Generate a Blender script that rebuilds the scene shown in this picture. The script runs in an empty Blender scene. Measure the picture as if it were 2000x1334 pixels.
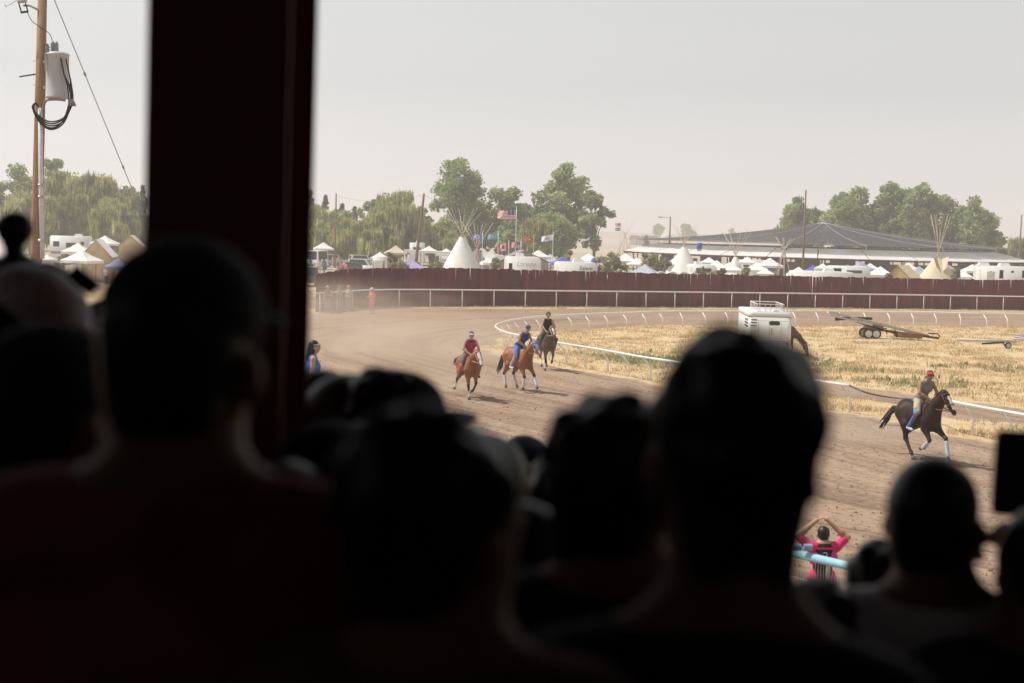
import bpy, bmesh, math, random
import numpy as np
from mathutils import Vector, Matrix, noise as mnoise
random.seed(11); R = math.radians
sc = bpy.context.scene
COL = sc.collection

# ------------------------------------------------------------------ camera
FPX = 2889.0; CAMH = 5.7; PITCH = math.atan(217/FPX); ROLL = R(1.5)
fw = Vector((0, math.cos(PITCH), -math.sin(PITCH)))
rt0 = Vector((1, 0, 0)); up0 = rt0.cross(fw)
rt = rt0*math.cos(ROLL) + up0*math.sin(ROLL)
up = up0*math.cos(ROLL) - rt0*math.sin(ROLL)
CAM = Vector((0, 0, CAMH))
cd = bpy.data.cameras.new('camera'); cam = bpy.data.objects.new('camera', cd); COL.objects.link(cam)
m3 = Matrix((rt, up, -fw)).transposed()
cam.matrix_world = Matrix.Translation(CAM) @ m3.to_4x4()
cd.sensor_width = 36; cd.lens = FPX/2000*36; cd.clip_start = 0.05; cd.clip_end = 12000
cd.dof.use_dof = True; cd.dof.focus_distance = 62; cd.dof.aperture_fstop = 2.1; cd.dof.aperture_blades = 9
sc.camera = cam

def ray(px, py):
    return (rt*(px-1000)/FPX - up*(py-667)/FPX + fw)
def G(px, py, z=0.0):            # world point on the level z seen at a photo pixel
    d = ray(px, py); return CAM + d*((z-CAMH)/d.z)
def AT(px, py, Y):               # world point at distance Y
    d = ray(px, py); return CAM + d*(Y/d.y)
def HOR(px): return 450 + math.tan(ROLL)*(px-1000)

# ------------------------------------------------------------------ sky, sun, exposure
SUN_EL, SUN_AZ = R(57), R(-77)    # azimuth measured from +Y towards +X
w = bpy.data.worlds.new('World'); sc.world = w; w.use_nodes = True
nt = w.node_tree; nt.nodes.clear()
out = nt.nodes.new('ShaderNodeOutputWorld'); bg = nt.nodes.new('ShaderNodeBackground')
sky = nt.nodes.new('ShaderNodeTexSky'); sky.sky_type = 'NISHITA'; sky.sun_disc = False
sky.sun_elevation = SUN_EL; sky.sun_rotation = SUN_AZ; sky.air_density = 1.2; sky.dust_density = 0.4; sky.ozone_density = 1.0
hs = nt.nodes.new('ShaderNodeHueSaturation'); hs.inputs['Saturation'].default_value = 0.07
nt.links.new(sky.outputs[0], hs.inputs['Color']); nt.links.new(hs.outputs[0], bg.inputs['Color'])
nt.links.new(bg.outputs[0], out.inputs[0]); bg.inputs['Strength'].default_value = 0.117
sd = bpy.data.lights.new('sun', 'SUN'); sun = bpy.data.objects.new('sun', sd); COL.objects.link(sun)
sd.energy = 4.4; sd.angle = R(0.6); sd.color = (1.0, 0.945, 0.87)
sdir = Vector((math.sin(SUN_AZ)*math.cos(SUN_EL), math.cos(SUN_AZ)*math.cos(SUN_EL), math.sin(SUN_EL)))
sun.rotation_euler = sdir.to_track_quat('Z', 'Y').to_euler()
vs = sc.view_settings; vs.view_transform = 'Standard'; vs.look = 'None'; vs.gamma = 1; vs.use_curve_mapping = False
vs.exposure = 0.0
sc.cycles.max_bounces = 8; sc.cycles.diffuse_bounces = 4; sc.cycles.volume_bounces = 1; sc.cycles.transparent_max_bounces = 24
sc.cycles.use_denoising = True

# ------------------------------------------------------------------ helpers
def tag(o, label=None, cat=None, group=None, kind=None):
    if label: o['label'] = label
    if cat: o['category'] = cat
    if group: o['group'] = group
    if kind: o['kind'] = kind
    return o
def thing(name, label, cat, loc=(0, 0, 0), rz=0.0, group=None):
    o = bpy.data.objects.new(name, None); COL.objects.link(o)
    o.location = loc; o.rotation_euler = (0, 0, rz); o.empty_display_size = 0.2
    return tag(o, label, cat, group)
def copy_tree(o, parent=None):
    c = o.copy(); COL.objects.link(c)
    if parent: c.parent = parent
    for ch in list(o.children): copy_tree(ch, c)
    return c

MATS = {}
def leafmat(name, col, trans=.5):
    if name in MATS: return MATS[name]
    m = bpy.data.materials.new(name); m.use_nodes = True; MATS[name] = m; n = m.node_tree; n.nodes.clear()
    o = n.nodes.new('ShaderNodeOutputMaterial'); d = n.nodes.new('ShaderNodeBsdfDiffuse'); t = n.nodes.new('ShaderNodeBsdfTranslucent'); mx = n.nodes.new('ShaderNodeMixShader'); mx.inputs[0].default_value = trans
    tc = n.nodes.new('ShaderNodeTexCoord'); nz = n.nodes.new('ShaderNodeTexNoise'); nz.inputs['Scale'].default_value = .7; nz.inputs['Detail'].default_value = 5; n.links.new(tc.outputs['Object'], nz.inputs['Vector'])
    rp = n.nodes.new('ShaderNodeValToRGB'); rp.color_ramp.elements[0].position = .35; rp.color_ramp.elements[1].position = .65
    rp.color_ramp.elements[0].color = (*[c*.72 for c in col], 1); rp.color_ramp.elements[1].color = (*[c*1.3 for c in col], 1); n.links.new(nz.outputs['Fac'], rp.inputs[0])
    n.links.new(rp.outputs[0], d.inputs['Color']); n.links.new(rp.outputs[0], t.inputs['Color']); n.links.new(d.outputs[0], mx.inputs[1]); n.links.new(t.outputs[0], mx.inputs[2]); n.links.new(mx.outputs[0], o.inputs[0])
    return m
def mat(name, col, rough=0.75, var=0.12, scale=6.0, bump=0.0, metal=0.0, spec=0.3, col2=None, detail=4, stretch=None, bscale=None):
    if name in MATS: return MATS[name]
    m = bpy.data.materials.new(name); m.use_nodes = True; MATS[name] = m
    n = m.node_tree; b = n.nodes['Principled BSDF']
    b.inputs['Roughness'].default_value = rough; b.inputs['Metallic'].default_value = metal
    b.inputs['Specular IOR Level'].default_value = spec
    tc = n.nodes.new('ShaderNodeTexCoord'); src = tc.outputs['Object']
    if stretch:
        mp = n.nodes.new('ShaderNodeMapping'); mp.inputs['Scale'].default_value = stretch
        n.links.new(src, mp.inputs[0]); src = mp.outputs[0]
    nz = n.nodes.new('ShaderNodeTexNoise'); nz.inputs['Scale'].default_value = scale; nz.inputs['Detail'].default_value = detail
    n.links.new(src, nz.inputs['Vector'])
    rp = n.nodes.new('ShaderNodeValToRGB'); rp.color_ramp.elements[0].position = 0.32; rp.color_ramp.elements[1].position = 0.68
    c2 = col2 if col2 else tuple(min(1, c*(1+var)) for c in col)
    c1 = col if col2 else tuple(c*(1-var) for c in col)
    rp.color_ramp.elements[0].color = (*c1, 1); rp.color_ramp.elements[1].color = (*c2, 1)
    n.links.new(nz.outputs['Fac'], rp.inputs[0]); n.links.new(rp.outputs[0], b.inputs['Base Color'])
    if bump:
        n2 = nz
        if bscale:
            n2 = n.nodes.new('ShaderNodeTexNoise'); n2.inputs['Scale'].default_value = bscale; n2.inputs['Detail'].default_value = 5
            n.links.new(src, n2.inputs['Vector'])
        bp = n.nodes.new('ShaderNodeBump'); bp.inputs['Strength'].default_value = bump; bp.inputs['Distance'].default_value = 0.05
        n.links.new(n2.outputs['Fac'], bp.inputs['Height']); n.links.new(bp.outputs[0], b.inputs['Normal'])
    return m

class MB:
    """collects simple shapes into ONE mesh"""
    def __init__(s): s.v = []; s.f = []; s.m = []; s.mi = 0
    def add(s, vs, fs):
        o = len(s.v); s.v += [tuple(v) for v in vs]
        for f in fs: s.f.append([i+o for i in f]); s.m.append(s.mi)
        return s
    def box(s, c, size, M=None, taper=1.0):
        x, y, z = size[0]/2, size[1]/2, size[2]/2; t = taper
        vs = [Vector(p) for p in ((-x,-y,-z),(x,-y,-z),(x,y,-z),(-x,y,-z),(-x*t,-y*t,z),(x*t,-y*t,z),(x*t,y*t,z),(-x*t,y*t,z))]
        if M is not None: vs = [M @ v for v in vs]
        c = Vector(c)
        return s.add([v+c for v in vs], [(0,3,2,1),(4,5,6,7),(0,1,5,4),(1,2,6,5),(2,3,7,6),(3,0,4,7)])
    def rbox(s, c, size, r=0.1, n=3, axis='y'):          # box with rounded edges along one axis
        sx, sy, sz = size
        a, b = {'y': (sx, sz), 'x': (sy, sz), 'z': (sx, sy)}[axis]; L = {'y': sy, 'x': sx, 'z': sz}[axis]
        pts = []
        for cx, cy, a0 in ((a/2-r, b/2-r, 0), (-a/2+r, b/2-r, 90), (-a/2+r, -b/2+r, 180), (a/2-r, -b/2+r, 270)):
            for k in range(n+1):
                t = R(a0+90*k/n); pts.append((cx+r*math.cos(t), cy+r*math.sin(t)))
        N = len(pts); vs = []
        for e in (-L/2, L/2):
            for p, q in pts:
                vs.append({'y': (p, e, q), 'x': (e, p, q), 'z': (p, q, e)}[axis])
        fs = [list(range(N))[::-1], list(range(N, 2*N))] + [(i, (i+1) % N, N+(i+1) % N, N+i) for i in range(N)]
        if axis == 'y': fs = [list(f)[::-1] for f in fs]
        c = Vector(c); return s.add([Vector(v)+c for v in vs], fs)
    def tube(s, pts, r, n=8, cap=True):
        pts = [Vector(p) for p in pts]; N = len(pts)
        rs = r if isinstance(r, (list, tuple)) else [r]*N
        vs = []; pa = None
        for i, p in enumerate(pts):
            d = (pts[min(i+1, N-1)]-pts[max(i-1, 0)])
            if d.length < 1e-9: d = Vector((0, 0, 1))
            d.normalize()
            if pa is None: pa = d.orthogonal().normalized()
            else:
                pa = pa - d*pa.dot(d); pa = pa.normalized() if pa.length > 1e-6 else d.orthogonal().normalized()
            b = d.cross(pa)
            for k in range(n):
                t = 2*math.pi*k/n; vs.append(p + (pa*math.cos(t)+b*math.sin(t))*rs[i])
        fs = [(i*n+k, i*n+(k+1) % n, (i+1)*n+(k+1) % n, (i+1)*n+k) for i in range(N-1) for k in range(n)]
        if cap: fs += [list(range(n))[::-1], [(N-1)*n+k for k in range(n)]]
        return s.add(vs, fs)
    def lathe(s, prof, c=(0, 0, 0), n=16):
        c = Vector(c); vs = []; fs = []
        for (r, z) in prof:
            for k in range(n): t = 2*math.pi*k/n; vs.append(c+Vector((r*math.cos(t), r*math.sin(t), z)))
        for i in range(len(prof)-1):
            for k in range(n): fs.append((i*n+k, i*n+(k+1) % n, (i+1)*n+(k+1) % n, (i+1)*n+k))
        fs.append(list(range(n))[::-1]); fs.append([(len(prof)-1)*n+k for k in range(n)])
        return s.add(vs, fs)
    def quad(s, a, b, c, d): return s.add([a, b, c, d], [(0, 1, 2, 3)])
    def prism(s, poly, ext):                              # poly: 3D points, ext: extrusion vector
        ext = Vector(ext); P = [Vector(p) for p in poly]; n = len(P)
        return s.add(P+[p+ext for p in P], [list(range(n))[::-1], list(range(n, 2*n))]+[(i, (i+1) % n, n+(i+1) % n, n+i) for i in range(n)])
    def build(s, name, mats, parent=None, smooth=False, loc=None):
        me = bpy.data.meshes.new(name); me.from_pydata(s.v, [], s.f)
        if not isinstance(mats, (list, tuple)): mats = [mats]
        for m in mats: me.materials.append(m)
        if len(mats) > 1: me.polygons.foreach_set('material_index', s.m)
        if smooth: me.polygons.foreach_set('use_smooth', [True]*len(me.polygons))
        me.update()
        o = bpy.data.objects.new(name, me); COL.objects.link(o)
        if parent: o.parent = parent
        if loc is not None: o.location = loc
        return o

def catmull(P, per=6):
    P = [Vector(p) for p in P]; out = []
    for i in range(len(P)-1):
        a, b, c, d = P[max(i-1, 0)], P[i], P[i+1], P[min(i+2, len(P)-1)]
        for k in range(per):
            t = k/per
            out.append(0.5*((2*b)+(c-a)*t+(2*a-5*b+4*c-d)*t*t+(3*b-a-3*c+d)*t**3))
    out.append(P[-1]); return out
def resample(P, step):
    out = [P[0].copy()]; acc = 0.0
    for a, b in zip(P, P[1:]):
        L = (b-a).length; s = step-acc
        while s <= L and L > 0:
            out.append(a.lerp(b, s/L)); s += step
        acc = (acc+L) % step
    return out
def fbm(x, y, sc_=1.0, o=4, z=0.0):
    return mnoise.fractal(Vector((x*sc_, y*sc_, z)), 1.0, 2.0, o)

# ------------------------------------------------------------------ haze
HZ = 2600
m = bpy.data.materials.new('haze_air'); m.use_nodes = True; n = m.node_tree; n.nodes.clear()
o_ = n.nodes.new('ShaderNodeOutputMaterial'); pv = n.nodes.new('ShaderNodeVolumePrincipled')
pv.inputs['Color'].default_value = (0.92, 0.9, 0.93, 1); pv.inputs['Density'].default_value = 0.0009; pv.inputs['Anisotropy'].default_value = 0.25
n.links.new(pv.outputs[0], o_.inputs['Volume'])
hb = MB(); hb.box((0, HZ-60, 17.5), (2*HZ, 2*HZ, 39)); hz = hb.build('haze', m); tag(hz, 'pale dusty summer haze filling the air', 'haze', kind='stuff')

# ------------------------------------------------------------------ track geometry, read off the ground
def GP(lst, z=0.0): return [G(px, py, z) for px, py in lst]
outer_px = [(540,618),(600,613),(653,608),(706,603),(763,601),(819,600.5),(883,600.5),(1003,601),(1187,602),(1382,603),(1582,604.5),(1787,606.5),(1997,609),(2150,611)]
outer = catmull(GP(outer_px), 8)
fence_base = [(617,610),(640,606),(680,602),(763,599),(900,598),(1100,598.5),(1300,600),(1600,601.5),(1800,603.5),(2000,606),(2150,608)]
fence_top = [(600,540),(622,535),(640,530),(670,526),(720,524),(900,523.5),(960,525),(1100,529),(1300,534),(1500,538),(1700,542),(1850,545),(2000,547),(2160,549)]
RZ = 0.95
rail_px = [(2150,616),(1972,612.6),(1902,612),(1832,610.4),(1764,609.6),(1666,608.4),(1600,607.6),(1480,607.2),(1346,607.6),(1296,608),(1249,609.6),(1206,611),(1163,612.4),(1126,614),(1094,615.6),(1066,617),(1034,620),(1009,623.5),(991,627),(976,631),(967.5,637),(978,645),(1002,652.4),(1040,659.5),(1078,667),(1128,675.6),(1172,682.5),(1214,690),(1260,698),(1350,711),(1500,731),(1665,753.6)]
rail1 = resample(catmull(GP(rail_px, RZ), 8), 0.35)
rail2 = resample(catmull(GP([(1838,780),(1910,794),(2000,810),(2200,845)], RZ), 8), 0.35)
railall = rail1 + rail2
RX = np.array([p.x for p in railall]); RY = np.array([p.y for p in railall])
poly_in = [(p.x, p.y) for p in railall] + [(60, 25), (75, 90)]
def inside(x, y, poly):
    c = False; j = len(poly)-1
    for i in range(len(poly)):
        xi, yi = poly[i]; xj, yj = poly[j]
        if (yi > y) != (yj > y) and x < (xj-xi)*(y-yi)/(yj-yi)+xi: c = not c
        j = i
    return c
def rail_dist(x, y):
    d = math.sqrt(((RX-x)**2+(RY-y)**2).min()); return d if inside(x, y, poly_in) else -d
OX = np.array([p.x for p in outer]); OY = np.array([p.y for p in outer])
def beyond_outer(x, y): return y - np.interp(x, OX, OY)
# ------------------------------------------------------------------ ground sheets
def ground_mat():
    m = bpy.data.materials.new('track_dirt_and_dry_grass'); m.use_nodes = True; n = m.node_tree; b = n.nodes['Principled BSDF']
    b.inputs['Roughness'].default_value = 0.95; b.inputs['Specular IOR Level'].default_value = 0.1
    tc = n.nodes.new('ShaderNodeTexCoord')
    def nz(s, d=5, st=None, rot=0):
        src = tc.outputs['Object']
        if st:
            mp = n.nodes.new('ShaderNodeMapping'); mp.inputs['Scale'].default_value = st; mp.inputs['Rotation'].default_value = (0, 0, rot)
            n.links.new(src, mp.inputs[0]); src = mp.outputs[0]
        t = n.nodes.new('ShaderNodeTexNoise'); t.inputs['Scale'].default_value = s; t.inputs['Detail'].default_value = d; t.inputs['Roughness'].default_value = 0.62
        n.links.new(src, t.inputs['Vector']); return t.outputs['Fac']
    def ramp(f, stops):
        r = n.nodes.new('ShaderNodeValToRGB'); e = r.color_ramp.elements
        while len(e) < len(stops): e.new(0.5)
        for k, (p, c) in enumerate(stops): e[k].position = p; e[k].color = (*c, 1)
        n.links.new(f, r.inputs[0]); return r.outputs[0]
    def mix(f, a, c, typ='MIX'):
        x = n.nodes.new('ShaderNodeMixRGB'); x.blend_type = typ
        if isinstance(f, (int, float)): x.inputs[0].default_value = f
        else: n.links.new(f, x.inputs[0])
        n.links.new(a, x.inputs[1]); n.links.new(c, x.inputs[2]); return x.outputs[0]
    d1 = ramp(nz(0.23, 6), [(0.3, (0.25, 0.178, 0.13)), (0.52, (0.34, 0.25, 0.185)), (0.72, (0.42, 0.32, 0.245))])
    d2 = ramp(nz(5.0, 7), [(0.34, (0.105, 0.07, 0.048)), (0.46, (0.285, 0.205, 0.145)), (0.7, (0.43, 0.32, 0.235))])
    d3 = ramp(nz(1.6, 6, (1.0, 3.2, 1), R(28)), [(0.35, (0.24, 0.155, 0.1)), (0.6, (0.41, 0.29, 0.195))])
    la = n.nodes.new('ShaderNodeAttribute'); la.attribute_name = 'lane'
    mp = n.nodes.new('ShaderNodeMapping'); mp.inputs['Scale'].default_value = (1.5, .07, 1); n.links.new(la.outputs['Vector'], mp.inputs[0])
    hn = n.nodes.new('ShaderNodeTexNoise'); hn.inputs['Scale'].default_value = 1.0; hn.inputs['Detail'].default_value = 6; hn.inputs['Roughness'].default_value = .7; n.links.new(mp.outputs[0], hn.inputs['Vector'])
    harrow = ramp(hn.outputs['Fac'], [(0.36, (0.62, 0.58, 0.55)), (0.5, (1.0, 1.0, 1.0)), (0.66, (1.16, 1.15, 1.13))])
    dirt = mix(0.9, mix(0.5, mix(0.4, d1, d3), d2), harrow, 'MULTIPLY')
    s1 = ramp(nz(0.45, 6), [(0.3, (0.40, 0.28, 0.16)), (0.5, (0.54, 0.41, 0.24)), (0.7, (0.64, 0.52, 0.34))])
    s2 = ramp(nz(7, 6), [(0.32, (0.36, 0.26, 0.14)), (0.5, (0.6, 0.45, 0.25)), (0.7, (0.74, 0.61, 0.39))])
    straw = mix(0.45, s1, s2)
    gr = ramp(nz(3, 6), [(0.35, (0.15, 0.16, 0.07)), (0.65, (0.34, 0.32, 0.16))])
    at = n.nodes.new('ShaderNodeAttribute'); at.attribute_name = 'cover'
    sp = n.nodes.new('ShaderNodeSeparateColor'); n.links.new(at.outputs['Color'], sp.inputs[0])
    def thr(ch, sc_):
        a = n.nodes.new('ShaderNodeMath'); a.operation = 'ADD'; n.links.new(sp.outputs[ch], a.inputs[0])
        k = n.nodes.new('ShaderNodeMath'); k.operation = 'MULTIPLY_ADD'; n.links.new(nz(sc_, 6), k.inputs[0]); k.inputs[1].default_value = 0.9; k.inputs[2].default_value = -0.45
        n.links.new(k.outputs[0], a.inputs[1])
        q = n.nodes.new('ShaderNodeMapRange'); q.inputs['From Min'].default_value = 0.36; q.inputs['From Max'].default_value = 0.64; n.links.new(a.outputs[0], q.inputs[0]); return q.outputs[0]
    c = mix(thr(0, 1.3), dirt, straw); c = mix(thr(1, 1.8), c, gr)
    n.links.new(c, b.inputs['Base Color'])
    bp = n.nodes.new('ShaderNodeBump'); bp.inputs['Strength'].default_value = 0.55; bp.inputs['Distance'].default_value = 0.09
    n.links.new(nz(3.2, 8), bp.inputs['Height']); n.links.new(bp.outputs[0], b.inputs['Normal'])
    return m
GM = ground_mat()
GX0, GX1, GY0, GY1, GS = -46, 62, 11.5, 133, 0.5
def sstep(a, b, x): t = min(1, max(0, (x-a)/(b-a))); return t*t*(3-2*t)
def cover_at(x, y):
    di = rail_dist(x, y); bo = beyond_outer(x, y); nn = fbm(x, y, 0.16, 4)
    s = sstep(-1.6, 0.3, di + nn*1.6)
    if di > -2.5 and y < 62:                                   # worn path inside the near rail
        pd = abs(di-5.2-(58-y)*0.03)
        s *= 1-0.95*sstep(3.2, 1.2, pd+nn*1.2)*sstep(62, 56, y)
    s = max(s, sstep(-2.2, 0.6, bo + nn*2.0))
    if y < 60 and di < 0: s = max(s, 0.25*max(0, fbm(x, y, 0.05, 3, 5.0)))
    g = 0.0
    if di > 3:
        u = (y-67)/7.5
        g = (0.30+0.62*fbm(x*0.45, y, 0.16, 4, 3.0))*math.exp(-u*u)*s + (0.12+0.5*fbm(x*0.5, y, 0.2, 4, 9.0))*math.exp(-((y-57)/4.5)**2)*s
    if bo > 0 and x < -13: g = max(g, 0.3+0.4*nn)
    return s, max(0, min(1, g))
nx = int((GX1-GX0)/GS)+1; ny = int((GY1-GY0)/GS)+1
V = []; CV = []; LN = []
for j in range(ny):
    for i in range(nx):
        x = GX0+i*GS; y = GY0+j*GS
        s, g = cover_at(x, y)
        V.append((x, y, 0.03*fbm(x, y, 0.35, 3) + (1-s)*0.03*fbm(x, y, 1.1, 2, 4.0))); CV.append((s, g)); q_ = (RX-x)**2+(RY-y)**2; k_ = int(q_.argmin()); LN.append((math.sqrt(q_[k_]), k_*.35))
Fc = [(j*nx+i, j*nx+i+1, (j+1)*nx+i+1, (j+1)*nx+i) for j in range(ny-1) for i in range(nx-1)]
me = bpy.data.meshes.new('racetrack'); me.from_pydata(V, [], Fc); me.materials.append(GM)
ca = me.color_attributes.new('cover', 'FLOAT_COLOR', 'POINT')
ca.data.foreach_set('color', [c for s, g in CV for c in (s, g, 0, 1)])
la = me.color_attributes.new('lane', 'FLOAT_COLOR', 'POINT'); la.data.foreach_set('color', [c for a, b in LN for c in (a, b, 0, 1)])
me.polygons.foreach_set('use_smooth', [True]*len(me.polygons))
trk = bpy.data.objects.new('racetrack', me); COL.objects.link(trk); tag(trk, 'brown harrowed dirt racetrack around a dry straw infield', 'racetrack', kind='structure')
def ground_z(x, y): return 0.03*fbm(x, y, 0.35, 3)

far_m = mat('dry_field', (0.36, 0.3, 0.22), 0.95, col2=(0.52, 0.44, 0.33), scale=0.03, detail=8, spec=0.1)
gb = MB(); N = 40
gb.quad((-HZ+80, -20, -0.12), (HZ-80, -20, -0.12), (HZ-80, 2*HZ-200, -0.12), (-HZ+80, 2*HZ-200, -0.12))
tag(gb.build('ground', far_m), 'flat dry grassland reaching to the horizon', 'ground', kind='structure')
hm = mat('far_hills', (0.22, 0.2, 0.13), 0.95, col2=(0.34, 0.29, 0.18), scale=0.006, spec=0.1)
hv = []; hn = 60
for i in range(hn+1):
    x = -1500+3000*i/hn
    h = 9+7*fbm(x, 0, 0.0018, 4, 2.0)
    hv += [(x, 1500, -0.5), (x, 1750, max(3, h)), (x, 2300, -0.5)]
hf = []
for i in range(hn):
    a = i*3; hf += [(a, a+3, a+4, a+1), (a+1, a+4, a+5, a+2)]
hme = MB().add(hv, hf)
tag(hme.build('hills', hm, smooth=True), 'low hazy hills on the far horizon', 'hills', kind='structure')

# ------------------------------------------------------------------ grass stuff
def blades(name, mats, spots, hmin, hmax, wdt, nb, spread):
    vs = []; fs = []; mi = []; nv = 0
    for (x, y, k) in spots:
        for b in range(nb):
            a = random.uniform(0, 6.28); h = random.uniform(hmin, hmax)*k; px = x+random.gauss(0, spread); py = y+random.gauss(0, spread)
            lx, ly = random.gauss(0, 0.35)*h, random.gauss(0, 0.35)*h; wx, wy = math.cos(a)*wdt, math.sin(a)*wdt
            vs += [(px-wx, py-wy, -0.03), (px+wx, py+wy, -0.03), (px+lx*0.5+wx*0.7, py+ly*0.5+wy*0.7, h*0.6), (px+lx*0.5-wx*0.7, py+ly*0.5-wy*0.7, h*0.6), (px+lx*1.3, py+ly*1.3, h)]
            fs += [(nv, nv+1, nv+2, nv+3), (nv+3, nv+2, nv+4)]; r = random.randrange(len(mats)); mi += [r, r]; nv += 5
    me = bpy.data.meshes.new(name); me.from_pydata(vs, [], fs)
    for m in mats: me.materials.append(m)
    me.polygons.foreach_set('material_index', mi); me.update()
    o = bpy.data.objects.new(name, me); COL.objects.link(o); return o
strawm = [leafmat('straw_pale', (0.69, 0.56, 0.36), .4), leafmat('straw_gold', (0.64, 0.5, 0.31), .4), leafmat('straw_brown', (0.57, 0.43, 0.26), .4)]
weedm = [leafmat('weed_green', (0.3, 0.32, 0.16), .4), leafmat('weed_olive', (0.45, 0.41, 0.24), .4)]
sp = []; wp = []
tries = 0
while tries < 60000:
    tries += 1
    y = random.uniform(38, 126); x = random.uniform(-0.14*y-6, 0.37*y)
    i = int((x-GX0)/GS); j = int((y-GY0)/GS)
    s, g = CV[j*nx+i]
    pt = 0.5+0.9*fbm(x, y, 0.4, 3, 7.0)
    if s > 0.55 and random.random() < s*pt: sp.append((x, y, random.uniform(0.5, 1.15)))
    if g > 0.26 and random.random() < g*.65: wp.append((x, y, random.uniform(0.5, 1.1)))
tag(blades('dry_grass', strawm, sp, 0.05, 0.18, 0.017, 6, 0.14), 'dry yellow grass covering the infield and verges', 'grass', kind='stuff')
tag(blades('green_weeds', weedm, wp, 0.08, 0.27, 0.03, 7, 0.14), 'patches of low green weeds in the dry infield', 'weeds', kind='stuff')
# clods of earth kicked up on the track
clm = mat('clod_earth', (0.25, 0.175, 0.12), 0.95, 0.3, 4)
cb = MB()
for k in range(9000):
    y = 17+random.random()**1.7*50; x = random.uniform(-0.2*y, 0.37*y)
    if rail_dist(x, y) > -0.8 or beyond_outer(x, y) > -1: continue
    r = random.uniform(0.008, 0.03)*(1 if random.random() < 0.93 else 1.5)
    o = Vector((x, y, ground_z(x, y)+0.01)); q = Matrix.Rotation(random.random()*6, 3, 'Z')
    pts = [o+q @ Vector((r*a*random.uniform(0.7, 1.3), r*b*random.uniform(0.7, 1.3), r*c*0.8)) for a, b, c in ((1,0,0),(0,1,0),(-1,0,0),(0,-1,0),(0,0,1),(0,0,-0.6))]
    cb.add(pts, [(0,1,4),(1,2,4),(2,3,4),(3,0,4),(1,0,5),(2,1,5),(3,2,5),(0,3,5)])
tag(cb.build('earth_clods', clm), 'loose clods of earth scattered over the dirt track', 'clods', kind='stuff')

# ------------------------------------------------------------------ rails
white = mat('white_paint', (0.78, 0.77, 0.75), 0.5, 0.06, 3)
whited = mat('white_paint_dusty', (0.66, 0.63, 0.6), 0.6, 0.12, 2.5)
def outward(P, i):
    d = P[min(i+1, len(P)-1)]-P[max(i-1, 0)]; d.z = 0; d.normalize()
    n_ = Vector((-d.y, d.x, 0)); q = P[i]+n_*0.5
    return n_ if not inside(q.x, q.y, poly_in) else -n_
def goose_rail(P, label, skip0=1):
    base = P[0].copy(); base.z = 0
    t = thing('inner_rail', label, 'rail', base)
    MB().tube([p-base for p in P], 0.046, 8).build('rail_pipe', white, t, True)
    k = int(1.8/0.35)
    for i in range(skip0, len(P), k):
        n_ = outward(P, i); top = P[i]-Vector((0, 0, 0.04))-base
        elbow = top-n_*0.42-Vector((0, 0, 0.38)); foot = Vector((elbow.x, elbow.y, -0.1))
        mb = MB(); mb.tube([top, elbow+(top-elbow)*0.12, elbow-Vector((0, 0, 0.06)), foot], [0.034, 0.036, 0.04, 0.044], 8)
        mb.build('post', white, t, True)
    return t
goose_rail(rail1, 'white inner rail on gooseneck posts curving around the far end of the infield', 5)
goose_rail(rail2, 'short white inner rail section beyond the gap, right of the dark horse', 3)
# rope bridging the gap
ropem = mat('old_rope', (0.2, 0.16, 0.13), 0.9, 0.25, 8)
rp = catmull([rail1[-1], G(1690,766,0.78), G(1722,773.5,0.66), G(1760,778,0.62), G(1800,779,0.72), rail2[0]], 6)
b0 = rp[0].copy(); b0.z = 0
o = MB().tube([p-b0 for p in rp], 0.032, 6).build('sagging_rope', ropem, None, True, b0); tag(o, 'dark sagging rope bridging the gap in the white inner rail', 'rope')
hp = catmull(GP([(1696,818),(1715,824),(1735,829.5),(1765,831),(1800,832)], 0.03), 5)
o = MB().tube([p-hp[0] for p in hp], 0.022, 6).build('hose', ropem, None, True, hp[0]); tag(o, 'thin dark hose lying on the dirt behind the right-hand galloping horse', 'hose')
# outer rail
op = resample(outer, 0.25); b0 = op[0].copy()
t = thing('outer_rail', 'white pipe rail on straight posts in front of the maroon board fence', 'rail', b0)
MB().tube([p-b0+Vector((0, 0, 1.28)) for p in op], 0.05, 8).build('rail_pipe', white, t, True)
for i in range(2, len(op), 10):
    MB().tube([op[i]-b0+Vector((0, 0, 1.26)), op[i]-b0+Vector((0.0, 0.0, -0.1))], 0.04, 8).build('post', whited, t, True)
# ------------------------------------------------------------------ maroon board fence
maroon = bpy.data.materials.new('maroon_boards'); maroon.use_nodes = True
n = maroon.node_tree; b = n.nodes['Principled BSDF']; b.inputs['Roughness'].default_value = 0.7; b.inputs['Specular IOR Level'].default_value = 0.2
at = n.nodes.new('ShaderNodeAttribute'); at.attribute_name = 'board'; tc = n.nodes.new('ShaderNodeTexCoord')
mp = n.nodes.new('ShaderNodeMapping'); mp.inputs['Scale'].default_value = (1, 1, 0.25); nz = n.nodes.new('ShaderNodeTexNoise'); nz.inputs['Scale'].default_value = 2.2; nz.inputs['Detail'].default_value = 6
n.links.new(tc.outputs['Object'], mp.inputs[0]); n.links.new(mp.outputs[0], nz.inputs['Vector'])
rpn = n.nodes.new('ShaderNodeValToRGB'); rpn.color_ramp.elements[0].color = (0.085, 0.014, 0.019, 1); rpn.color_ramp.elements[1].color = (0.15, 0.036, 0.038, 1)
rpn.color_ramp.elements[0].position = 0.3; rpn.color_ramp.elements[1].position = 0.72
mx = n.nodes.new('ShaderNodeMixRGB'); mx.blend_type = 'MULTIPLY'; mx.inputs[0].default_value = 1
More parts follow.
